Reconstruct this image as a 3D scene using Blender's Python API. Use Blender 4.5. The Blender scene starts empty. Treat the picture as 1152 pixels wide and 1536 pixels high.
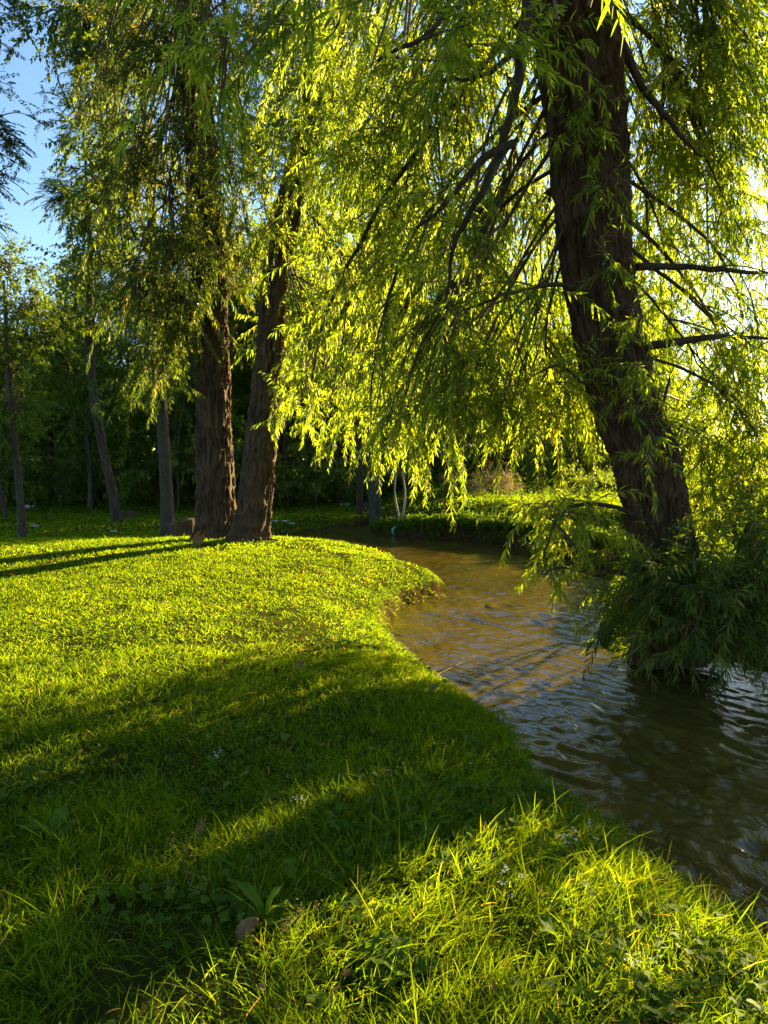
import bpy, math
import numpy as np
from math import radians as R

rng = np.random.default_rng(11)
SC = bpy.context.scene
COL = SC.collection

# ------------------------------------------------------------------ camera geometry
F = 1109.0; PITCH = R(3.51); CH = 1.6; CAM = np.array([0., 0., CH])
cP, sP = math.cos(PITCH), math.sin(PITCH)
def ray(px, py):
    v = (768 - py) / F
    return np.array([(px - 576) / F, cP + v * sP, -sP + v * cP])
def at(px, py, d):
    r = ray(px, py); return CAM + r * (d / r[1])
def on(px, py, z):
    r = ray(px, py); return CAM + r * ((z - CH) / r[2])

SUN_AZ, SUN_EL = R(44), R(15)
SUN = np.array([math.sin(SUN_AZ) * math.cos(SUN_EL), math.cos(SUN_AZ) * math.cos(SUN_EL), math.sin(SUN_EL)])

# ------------------------------------------------------------------ noise
def _h(ix, iy, iz, s=0):
    n = (ix.astype(np.int64) * 374761393 + iy.astype(np.int64) * 668265263 + iz.astype(np.int64) * 1274126177 + s * 974634777) & 0xffffffff
    n = ((n ^ (n >> 13)) * 1103515245) & 0xffffffff
    n = ((n ^ (n >> 15)) * 2246822519) & 0xffffffff
    return ((n ^ (n >> 16)) & 0xffffff) / float(0xffffff)
def vnoise(p, s=0):
    p = np.asarray(p, float); i = np.floor(p); f = p - i; i = i.astype(np.int64)
    u = f * f * (3 - 2 * f)
    r = 0
    for a in (0, 1):
        wa = u[..., 0] if a else 1 - u[..., 0]
        for b in (0, 1):
            wb = u[..., 1] if b else 1 - u[..., 1]
            for c in (0, 1):
                wc = u[..., 2] if c else 1 - u[..., 2]
                r = r + wa * wb * wc * _h(i[..., 0] + a, i[..., 1] + b, i[..., 2] + c, s)
    return r * 2 - 1
def n2(x, y, sc, s=0, octv=3):
    r = 0; a = 1.; t = 0
    for o in range(octv):
        r = r + a * vnoise(np.stack([x / sc, y / sc, np.full_like(x, .37 + o)], -1), s + o); t += a
        a *= .5; sc = sc * .5
    return r / t
def smooth(a, b, x):
    t = np.clip((x - a) / (b - a), 0, 1); return t * t * (3 - 2 * t)
def norm(v):
    return v / np.maximum(np.linalg.norm(v, axis=-1, keepdims=True), 1e-9)

# ------------------------------------------------------------------ stream outline and ground height
WATER_Z = -.65
def pxs(lst, z): return [tuple(on(a, b, z)[:2]) for a, b in lst]
LEFT = [(4.5, -6), (3.2, -1)] + pxs([(1300, 1560), (1152, 1392), (1040, 1318), (930, 1222), (832, 1155), (762, 1066), (682, 1015), (604, 955),
        (578, 928), (582, 908), (596, 888), (662, 871), (650, 862), (610, 858), (580, 850), (598, 840), (560, 834), (500, 820), (432, 813)], -.36) + [(-3.3, 20), (-4.3, 22)]
OUTER = [(-4.2, 23.2)] + pxs([(412, 806), (480, 797), (548, 787)], WATER_Z) + [(2, 32), (6, 35), (14, 39), (30, 44)]
BACK = [(30, 40), (14, 35), (6, 31.5), (2, 28.6)]
FRONT = pxs([(552, 797), (600, 806), (650, 811), (700, 812), (760, 818), (822, 828), (880, 842), (930, 852)], WATER_Z)
RB = [(4.9, 14.2), (3.9, 12.2), (3.05, 10.3), (2.62, 9.0), (2.5, 8.2), (2.8, 7.7), (4.0, 7.6), (6, 7.9), (9, 7.8), (14, 5.5), (18, -6)]
POLY = np.array(LEFT + OUTER + BACK + FRONT + RB)

def sd_stream(x, y):
    x = np.asarray(x, float); y = np.asarray(y, float)
    d2 = np.full(x.shape, 1e18); ins = np.zeros(x.shape, bool)
    A = POLY; B = np.roll(POLY, -1, 0)
    for (ax, ay), (bx, by) in zip(A, B):
        ex, ey = bx - ax, by - ay
        t = np.clip(((x - ax) * ex + (y - ay) * ey) / (ex * ex + ey * ey), 0, 1)
        d2 = np.minimum(d2, (x - ax - t * ex) ** 2 + (y - ay - t * ey) ** 2)
        c = (ay > y) != (by > y)
        xi = ex * (y - ay) / (ey if abs(ey) > 1e-12 else 1e-12) + ax
        ins ^= c & (x < xi)
    return np.where(ins, -1, 1) * np.sqrt(d2)

def ground(x, y, want_sd=False):
    x = np.asarray(x, float); y = np.asarray(y, float)
    sd = sd_stream(x, y)
    sdn = sd + (.11 * n2(x, y, .8, 5, 2) + .05 * n2(x, y, .25, 6, 2)) * smooth(1.5, 6, y)
    g = .05 * n2(x, y, 2.6, 1, 3) + .10 * n2(x, y, 7., 2, 2)
    g += .22 * np.exp(-((x + 1.9) ** 2 / 14 + (y - 13.6) ** 2 / 12))
    g -= .38 * smooth(15.5, 21, y) * smooth(1.5, -1., x)
    # banks across the stream
    right = smooth(-1.5, .5, x) * smooth(16, 19, y)
    g += right * (.46 * smooth(-1.2, 3.0, x) * smooth(.0, 2.2, sd) + .05)
    g += .5 * smooth(30, 60, y) + .9 * smooth(60, 200, y) * (1 + n2(x, y, 90., 3, 2))
    g += .35 * smooth(5, 9, x) * smooth(12, 4, np.abs(y - 14))
    g -= .62 * np.exp(-((x - 3.5) ** 2 + (y - 8.4) ** 2) / 2.6)
    near = np.exp(-((y - 2.5) / 5.) ** 2)
    lb = smooth(1.8, .9, x - .12 * y) * smooth(19, 15, y)
    zz = g - .12 * np.exp(-np.maximum(sd, 0) / .3) - (.08 + .24 * near + .34 * lb * (1 - near)) * np.exp(-np.maximum(sd, 0) / 1.0)
    s = smooth(-.12, .09, sdn)
    z = -1.15 * (1 - s) + zz * s
    return (z, sdn) if want_sd else z
def gz(x, y): return float(ground(np.array([x]), np.array([y]))[0])

# ------------------------------------------------------------------ mesh building
def mesh_obj(name, V, quads=None, tris=None, mat=None, parent=None, base=None, tint=None, smooth_=True, link=True):
    V = np.asarray(V, np.float32).reshape(-1, 3)
    if base is not None: V = V - np.asarray(base, np.float32)
    idx = []; tot = []
    if quads is not None and len(quads):
        q = np.asarray(quads, np.int32); idx.append(q.ravel()); tot.append(np.full(len(q), 4, np.int32))
    if tris is not None and len(tris):
        q = np.asarray(tris, np.int32); idx.append(q.ravel()); tot.append(np.full(len(q), 3, np.int32))
    idx = np.concatenate(idx); tot = np.concatenate(tot)
    me = bpy.data.meshes.new(name)
    me.vertices.add(len(V)); me.vertices.foreach_set('co', V.ravel())
    me.loops.add(len(idx)); me.loops.foreach_set('vertex_index', idx)
    me.polygons.add(len(tot))
    me.polygons.foreach_set('loop_start', np.concatenate([[0], np.cumsum(tot)[:-1]]).astype(np.int32))
    me.polygons.foreach_set('loop_total', tot)
    if smooth_: me.polygons.foreach_set('use_smooth', np.ones(len(tot), bool))
    if tint is not None:
        a = me.attributes.new('tint', 'FLOAT', 'POINT'); a.data.foreach_set('value', np.asarray(tint, np.float32).ravel())
    me.update()
    if mat: me.materials.append(mat)
    o = bpy.data.objects.new(name, me)
    COL.objects.link(o)
    if parent: o.parent = parent
    return o

class Acc:                                             # collects shapes that become ONE mesh
    def __init__(s): s.V = []; s.Q = []; s.T = []; s.t = []; s.n = 0
    def add(s, V, Q=None, T=None, tint=None):
        V = np.asarray(V, np.float32).reshape(-1, 3)
        s.V.append(V)
        if Q is not None and len(Q): s.Q.append(np.asarray(Q) + s.n)
        if T is not None and len(T): s.T.append(np.asarray(T) + s.n)
        s.t.append(np.full(len(V), .5, np.float32) if tint is None else np.asarray(tint, np.float32).ravel())
        s.n += len(V)
    def build(s, name, mat, parent=None, base=None):
        return mesh_obj(name, np.concatenate(s.V), np.concatenate(s.Q) if s.Q else None, np.concatenate(s.T) if s.T else None,
                        mat, parent, base, np.concatenate(s.t))

def tubes(P, rad, sides=5):
    P = np.asarray(P, float); rad = np.asarray(rad, float)
    if P.ndim == 2: P = P[None]; rad = rad[None]
    N, K, _ = P.shape
    T = norm(np.gradient(P, axis=1))
    m = norm(T.mean(1)); ref = np.where(np.abs(m[:, 2:3]) > .8, np.array([[1., .13, 0]]), np.array([[.1, .05, 1.]]))
    U = norm(np.cross(T, ref[:, None, :])); W = np.cross(T, U)
    a = np.arange(sides) * 2 * math.pi / sides
    V = P[:, :, None, :] + rad[:, :, None, None] * (np.cos(a)[None, None, :, None] * U[:, :, None, :] + np.sin(a)[None, None, :, None] * W[:, :, None, :])
    i = np.arange(N)[:, None, None] * K * sides; k = np.arange(K - 1)[None, :, None] * sides; j = np.arange(sides)[None, None, :]; j2 = (j + 1) % sides
    Q = np.stack([i + k + j, i + k + j2, i + k + sides + j2, i + k + sides + j], -1).reshape(-1, 4)
    return V.reshape(-1, 3), Q

def spline(pts, n):
    pts = np.asarray(pts, float); m = len(pts)
    P = np.vstack([2 * pts[0] - pts[1], pts, 2 * pts[-1] - pts[-2]])
    seg = np.linalg.norm(np.diff(pts[:, :3], axis=0), axis=1); cum = np.concatenate([[0], np.cumsum(seg)]); s = np.linspace(0, cum[-1], n)
    i = np.clip(np.searchsorted(cum, s, 'right') - 1, 0, m - 2); t = ((s - cum[i]) / np.maximum(seg[i], 1e-9))[:, None]
    a, b, c, d = P[i], P[i + 1], P[i + 2], P[i + 3]
    return .5 * (2 * b + (c - a) * t + (2 * a - 5 * b + 4 * c - d) * t * t + (3 * b - a - 3 * c + d) * t ** 3)

def rnd_unit(n):
    return norm(rng.normal(size=(n, 3)))

LEAF_PROF = {'willow': (np.array([.3, .62, .86]), np.array([.95, .8, .35])), 'ovate': (np.array([.22, .55, .84]), np.array([.8, 1., .5])), 'blade': (np.array([.33, .7, .9]), np.array([.9, .65, .3]))}
def leaf_mesh(acc, p, d, n, L, W, kind='willow', hi=False, curl=.15, fold=.2, tint=None):
    N = len(p)
    if N == 0: return
    L = L[:, None]; W = W[:, None]
    s = norm(np.cross(d, n)); n = np.cross(s, d)
    g = np.array([[0, 0, -1.]])
    if tint is None: tint = rng.random(N)
    if not hi:
        q = {'willow': .42, 'ovate': .48, 'blade': .3}[kind]
        V = np.stack([p, p + d * L * q + s * W * .5 + n * W * fold, p + d * L + g * L * curl, p + d * L * q - s * W * .5 + n * W * fold], 1)
        Q = np.arange(N)[:, None] * 4 + np.array([[0, 1, 2, 3]])
        acc.add(V, Q, None, np.repeat(tint, 4)); return
    ts, ws = LEAF_PROF[kind]
    rows = [p]
    for t, w in zip(ts, ws):
        c = p + d * L * t + g * L * curl * t * t
        rows += [c + s * W * .5 * w + n * W * fold * w, c, c - s * W * .5 * w + n * W * fold * w]
    rows.append(p + d * L + g * L * curl)
    V = np.stack(rows, 1)                               # 11 verts
    b = np.arange(N)[:, None] * 11
    Q = np.concatenate([b + np.array([[1 + 3 * r + c, 2 + 3 * r + c, 5 + 3 * r + c, 4 + 3 * r + c]]) for r in (0, 1) for c in (0, 1)])
    T = np.concatenate([b + np.array([[0, 2, 1]]), b + np.array([[0, 3, 2]]), b + np.array([[7, 8, 10]]), b + np.array([[8, 9, 10]])])
    acc.add(V, Q, T, np.repeat(tint, 11))

def strands(P0, D0, ln, K, droop, wob=.12):
    N = len(P0); P = np.zeros((N, K, 3)); P[:, 0] = P0; d = norm(D0); st = (ln / (K - 1))[:, None]
    for k in range(1, K):
        d = norm(d + droop * st * np.array([[0, 0, -1.]]) + wob * rng.normal(size=(N, 3)) * np.sqrt(st))
        P[:, k] = P[:, k - 1] + d * st
    return P

def leaves_on(acc, P, per_m, L, W, ang, hang, kind, hi=False, flat=False, t0=.1, tint_c=None, up=0., curl=.15, fold=.2, spread=.25):
    N, K, _ = P.shape
    ln = np.linalg.norm(np.diff(P, axis=1), axis=2).sum(1)
    cnt = np.maximum((ln * per_m).astype(int), 2); tot = cnt.sum()
    sid = np.repeat(np.arange(N), cnt)
    j = np.arange(tot) - np.repeat(np.cumsum(cnt) - cnt, cnt)
    t = t0 + (1 - t0) * (j + rng.random(tot) * .6) / np.repeat(cnt, cnt); t = np.clip(t, 0, .999) * (K - 1)
    i = t.astype(int); f = (t - i)[:, None]
    p = P[sid, i] * (1 - f) + P[sid, i + 1] * f
    T = norm(P[sid, i + 1] - P[sid, i])
    if flat:
        S = norm(np.cross(T, np.array([[0, 0, 1.]]) + .25 * rnd_unit(N)[sid])) * np.where(j % 2, 1, -1)[:, None]
    else:
        a = j * 2.4 + rng.random(tot) * .8; u = norm(np.cross(T, rnd_unit(N)[sid])); v = np.cross(T, u)
        S = u * np.cos(a)[:, None] + v * np.sin(a)[:, None]
    an = ang * (1 + spread * rng.normal(size=tot))[:, None]
    d = norm(T * np.cos(an) + S * np.sin(an) + np.array([[0, 0, -1.]]) * hang * (.6 + .8 * rng.random((tot, 1))))
    n = norm(rnd_unit(tot) + up * np.array([[0, 0, 1.]]))
    sz = .65 + .6 * rng.random(tot); sz *= 1 - .35 * np.clip((t / (K - 1) - .8) / .2, 0, 1)
    ti = None
    if tint_c is not None: ti = np.clip(tint_c[sid] + .22 * rng.normal(size=tot), 0, 1)
    leaf_mesh(acc, p, d, n, L * sz, W * sz * (.85 + .3 * rng.random(tot)), kind, hi, curl, fold, ti)

def bez(a, b, c, n):
    t = np.linspace(0, 1, n)[:, None]; return (1 - t) ** 2 * a + 2 * t * (1 - t) * b + t * t * c
def bez_b(a, b, c, n):                                 # batch: [N,3] -> [N,n,3]
    t = np.linspace(0, 1, n)[None, :, None]
    return (1 - t) ** 2 * a[:, None] + 2 * t * (1 - t) * b[:, None] + t * t * c[:, None]

# ------------------------------------------------------------------ materials
def new_mat(name):
    m = bpy.data.materials.new(name); m.use_nodes = True; nt = m.node_tree; nt.nodes.clear()
    return m, nt, nt.nodes.new('ShaderNodeOutputMaterial')
def ramp(nt, stops, fac=None):
    r = nt.nodes.new('ShaderNodeValToRGB'); e = r.color_ramp.elements
    while len(e) > 1: e.remove(e[-1])
    e[0].position = stops[0][0]; e[0].color = (*stops[0][1], 1)
    for p, c in stops[1:]:
        x = e.new(p); x.color = (*c, 1)
    if fac is not None: nt.links.new(fac, r.inputs[0])
    return r.outputs[0]
def noise_node(nt, scale, detail=4, vec=None, stretch=None, rough=.55):
    n = nt.nodes.new('ShaderNodeTexNoise'); n.inputs['Scale'].default_value = scale; n.inputs['Detail'].default_value = detail; n.inputs['Roughness'].default_value = rough
    tc = nt.nodes.new('ShaderNodeNewGeometry').outputs['Position'] if vec is None else vec
    if stretch:
        mp = nt.nodes.new('ShaderNodeMapping'); mp.inputs['Scale'].default_value = stretch; nt.links.new(tc, mp.inputs['Vector']); tc = mp.outputs[0]
    nt.links.new(tc, n.inputs['Vector']); return n.outputs[0]
def math_n(nt, op, a, b):
    m = nt.nodes.new('ShaderNodeMath'); m.operation = op
    for i, v in enumerate((a, b)):
        if isinstance(v, (int, float)): m.inputs[i].default_value = v
        else: nt.links.new(v, m.inputs[i])
    return m.outputs[0]

def leaf_mat(name, stops, trans=.64, tmul=2.5, rough=.48, spec=.2, tcol=None):
    m, nt, out = new_mat(name)
    at_ = nt.nodes.new('ShaderNodeAttribute'); at_.attribute_name = 'tint'
    c = ramp(nt, stops, at_.outputs['Fac'])
    p = nt.nodes.new('ShaderNodeBsdfPrincipled'); nt.links.new(c, p.inputs['Base Color']); p.inputs['Roughness'].default_value = rough; p.inputs['Specular IOR Level'].default_value = spec
    t = nt.nodes.new('ShaderNodeBsdfTranslucent')
    mx = nt.nodes.new('ShaderNodeMix'); mx.data_type = 'RGBA'; mx.blend_type = 'MULTIPLY'; mx.inputs['Factor'].default_value = 1
    nt.links.new(c, mx.inputs['A']); mx.inputs['B'].default_value = (*(tcol or (1.5 * tmul, 1.25 * tmul, .35 * tmul)), 1)
    nt.links.new(mx.outputs['Result'], t.inputs['Color'])
    ms = nt.nodes.new('ShaderNodeMixShader'); ms.inputs[0].default_value = trans
    nt.links.new(p.outputs[0], ms.inputs[1]); nt.links.new(t.outputs[0], ms.inputs[2]); nt.links.new(ms.outputs[0], out.inputs[0])
    return m
M_WILLOW = leaf_mat('willow_leaf', [(0, (.035, .07, .008)), (.5, (.08, .13, .010)), (.9, (.135, .19, .015)), (1, (.18, .2, .04))])
M_WILLOW_D = leaf_mat('dark_willow_leaf', [(0, (.024, .05, .007)), (.5, (.052, .09, .009)), (.92, (.095, .135, .014)), (1, (.16, .15, .04))], .5, 1.7)  # darker, less translucent version of the willow leaf
M_BROAD = leaf_mat('broad_leaf', [(0, (.026, .055, .006)), (.5, (.05, .088, .008)), (1, (.095, .14, .012))], .5, 1.9)
M_LOCUST = leaf_mat('locust_leaf', [(0, (.02, .055, .014)), (.5, (.032, .075, .016)), (1, (.055, .11, .02))], .4, 1.4)
M_FOREST = leaf_mat('forest_leaf', [(0, (.035, .068, .007)), (.5, (.068, .112, .010)), (1, (.115, .16, .014))], .5, 2.0)
M_GRASS = leaf_mat('grass_blade', [(0, (.02, .056, .005)), (.45, (.06, .122, .006)), (.85, (.105, .175, .008)), (.93, (.16, .17, .025)), (1, (.26, .2, .08))], .58, 2.1, .7, .04, (3.7, 2.7, .7))
M_CLOVER = leaf_mat('ground_leaf', [(0, (.035, .075, .008)), (.6, (.066, .122, .010)), (1, (.1, .16, .02))], .45, 1.8, .65, .06)
M_DRYLEAF = leaf_mat('dry_leaf', [(0, (.16, .075, .025)), (1, (.34, .2, .08))], .3, 1.0, .6, .2, (1.3, 1., .6))
M_DRYGRASS = leaf_mat('dry_grass', [(0, (.13, .11, .035)), (1, (.26, .22, .08))], .35, 1.0, .6, .2, (1.3, 1.1, .7))
M_FLOWER = leaf_mat('white_petal', [(0, (.6, .6, .5)), (1, (.8, .8, .75))], .3, 1.0, .6, .2, (1, 1, .9))

def bark_mat(name, dark, light, scale=18, stretch=(1, 1, .22), bump=.6, moss=None):
    m, nt, out = new_mat(name)
    n1 = noise_node(nt, scale, 6, None, stretch, .62); n3 = noise_node(nt, 2.2, 3)
    c = ramp(nt, [(.3, dark), (.55, light), (.75, tuple(min(1, v * 1.35) for v in light))], n1)
    mx = nt.nodes.new('ShaderNodeMix'); mx.data_type = 'RGBA'; nt.links.new(ramp(nt, [(.45, (0, 0, 0)), (.7, (.6, .6, .6))], n3), mx.inputs['Factor'])
    nt.links.new(c, mx.inputs['A']); mx.inputs['B'].default_value = (*(moss or (dark[0] * .9, dark[1] * 1.0, dark[2] * .9)), 1)
    p = nt.nodes.new('ShaderNodeBsdfPrincipled'); nt.links.new(mx.outputs['Result'], p.inputs['Base Color']); p.inputs['Roughness'].default_value = .88; p.inputs['Specular IOR Level'].default_value = .2
    b = nt.nodes.new('ShaderNodeBump'); b.inputs['Strength'].default_value = bump; b.inputs['Distance'].default_value = .03
    nt.links.new(n1, b.inputs['Height']); nt.links.new(b.outputs[0], p.inputs['Normal']); nt.links.new(p.outputs[0], out.inputs[0])
    return m
M_BARK = bark_mat('furrowed_bark', (.02, .012, .006), (.085, .05, .024), 22, (1, 1, .16), 1.0)
M_BARK_GREY = bark_mat('grey_bark', (.026, .022, .014), (.06, .05, .033), 14, (1, 1, .5), .4, (.03, .034, .015))
M_BARK_DARK = bark_mat('dark_bark', (.02, .014, .009), (.06, .042, .025), 16)
M_TWIG = bark_mat('twig_bark', (.05, .032, .016), (.12, .085, .04), 30, (1, 1, 1), .2)
M_PALEBARK = bark_mat('pale_bark', (.2, .16, .1), (.36, .29, .2), 20)
M_WOOD = bark_mat('cut_wood', (.025, .018, .011), (.06, .044, .026), 25, (1, 1, 1), .3)

def soil_mat():
    m, nt, out = new_mat('soil_and_turf')
    geo = nt.nodes.new('ShaderNodeNewGeometry')
    n1 = noise_node(nt, 9, 6); n2_ = noise_node(nt, 1.3, 4)
    soil = ramp(nt, [(.3, (.02, .013, .007)), (.6, (.06, .036, .018)), (.8, (.12, .078, .042))], n1)
    turf = ramp(nt, [(.3, (.02, .022, .005)), (.55, (.038, .046, .006)), (.75, (.06, .064, .011))], n1)
    sep = nt.nodes.new('ShaderNodeSeparateXYZ'); nt.links.new(geo.outputs['Normal'], sep.inputs[0])
    steep = ramp(nt, [(.72, (1, 1, 1)), (.9, (0, 0, 0))], sep.outputs[2])
    patch = ramp(nt, [(.62, (0, 0, 0)), (.72, (.7, .7, .7))], n2_)
    mxf = math_n(nt, 'MAXIMUM', steep, patch)
    mx = nt.nodes.new('ShaderNodeMix'); mx.data_type = 'RGBA'; nt.links.new(mxf, mx.inputs['Factor']); nt.links.new(turf, mx.inputs['A']); nt.links.new(soil, mx.inputs['B'])
    p = nt.nodes.new('ShaderNodeBsdfPrincipled'); nt.links.new(mx.outputs['Result'], p.inputs['Base Color']); p.inputs['Roughness'].default_value = .95; p.inputs['Specular IOR Level'].default_value = 0
    b = nt.nodes.new('ShaderNodeBump'); b.inputs['Strength'].default_value = .8; b.inputs['Distance'].default_value = .05
    nt.links.new(noise_node(nt, 28, 5), b.inputs['Height']); nt.links.new(b.outputs[0], p.inputs['Normal']); nt.links.new(p.outputs[0], out.inputs[0])
    return m
def water_mat():
    m, nt, out = new_mat('muddy_water')
    c = ramp(nt, [(.3, (.042, .030, .005)), (.7, (.08, .056, .009))], noise_node(nt, .9, 4))
    p = nt.nodes.new('ShaderNodeBsdfPrincipled'); nt.links.new(c, p.inputs['Base Color']); p.inputs['Roughness'].default_value = .05; p.inputs['IOR'].default_value = 1.33; p.inputs['Specular IOR Level'].default_value = .42
    b = nt.nodes.new('ShaderNodeBump'); b.inputs['Strength'].default_value = .4; b.inputs['Distance'].default_value = .025
    nt.links.new(noise_node(nt, 14, 4, None, (1.3, .7, 1)), b.inputs['Height']); nt.links.new(b.outputs[0], p.inputs['Normal']); nt.links.new(p.outputs[0], out.inputs[0])
    return m
def plain_mat(name, col, rough=.7, var=.3, scale=20):
    m, nt, out = new_mat(name)
    c = ramp(nt, [(.3, tuple(v * (1 - var) for v in col)), (.7, col)], noise_node(nt, scale, 4))
    p = nt.nodes.new('ShaderNodeBsdfPrincipled'); nt.links.new(c, p.inputs['Base Color']); p.inputs['Roughness'].default_value = rough
    nt.links.new(p.outputs[0], out.inputs[0]); return m

# ------------------------------------------------------------------ things
def props(o, label=None, cat=None, group=None, kind=None):
    if label: o['label'] = label
    if cat: o['category'] = cat
    if group: o['group'] = group
    if kind: o['kind'] = kind
    return o
def thing(name, base, label, cat, group=None):
    o = bpy.data.objects.new(name, None); COL.objects.link(o); o.location = [float(v) for v in base]; o.empty_display_size = .2
    return props(o, label, cat, group)
def copy_tree(o):
    c = o.copy(); COL.objects.link(c)
    for ch in list(o.children):
        d = ch.copy(); COL.objects.link(d); d.parent = c
        for g in list(ch.children):
            e = g.copy(); COL.objects.link(e); e.parent = d
    return c

def big_trunk(name, path, rads, mat, parent, base, sides=220, step=.03, furrow=.045, amp=.03, flare=0.25, seed=0):
    path = np.asarray(path, float); full = np.column_stack([path, rads])
    ln = np.linalg.norm(np.diff(path, axis=0), axis=1).sum(); n = int(ln / step)
    S = spline(full, n); P = S[:, :3]; r = S[:, 3]
    T = norm(np.gradient(P, axis=0)); ref = np.array([0, 1., .02]); U = norm(np.cross(T, ref)); W = np.cross(T, U)
    a = np.arange(sides) * 2 * math.pi / sides; s = np.arange(n) * step
    ca, sa = np.cos(a)[None, :], np.sin(a)[None, :]
    k = r.mean() / furrow
    q = np.stack([np.broadcast_to(ca * k, (n, sides)), np.broadcast_to(sa * k, (n, sides)), np.broadcast_to((s * .2 / furrow)[:, None], (n, sides))], -1)
    warp = np.stack([vnoise(q * .35 + 7.1, seed + 9), vnoise(q * .35 + 3.3, seed + 10), np.zeros((n, sides))], -1) * 1.1
    ridge = 1 - np.abs(vnoise(q + warp, seed)); ridge2 = 1 - np.abs(vnoise(q * 2.1 + warp, seed + 1))
    big = vnoise(q * np.array([.22, .22, .12]), seed + 2); mid = vnoise(q * np.array([.5, .5, .3]), seed + 3)
    lob = (1 + .35 * np.cos(a * 5 + seed) + .25 * np.cos(a * 3 + 1 + seed))[None, :] * flare * np.exp(-s / .28)[:, None]
    rr = r[:, None] * (1 + .07 * big + .05 * mid + lob * .8) + amp * (1.5 * ridge ** 3 + .5 * ridge2 ** 2 - .9)
    V = P[:, None, :] + rr[..., None] * (ca[..., None] * U[:, None, :] + sa[..., None] * W[:, None, :])
    i = np.arange(n - 1)[:, None] * sides; j = np.arange(sides)[None, :]; j2 = (j + 1) % sides
    Q = np.stack([i + j, i + j2, i + sides + j2, i + sides + j], -1).reshape(-1, 4)
    return mesh_obj(name, V, Q, None, mat, parent, base)

def small_trunk(acc_or_name, path, rads, mat=None, parent=None, base=None, sides=12, n=40, rough=.08, seed=0):
    S = spline(np.column_stack([path, rads]), n)
    V, Q = tubes(S[:, :3], S[:, 3], sides)
    c = np.repeat(S[:, :3], sides, axis=0)
    V = c + (V - c) * (1 + rough * vnoise(V * 9, seed) + rough * vnoise(V * np.array([25, 25, 6.]), seed + 1))[:, None]
    if isinstance(acc_or_name, Acc): acc_or_name.add(V, Q); return
    return mesh_obj(acc_or_name, V, Q, None, mat, parent, base)

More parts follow.
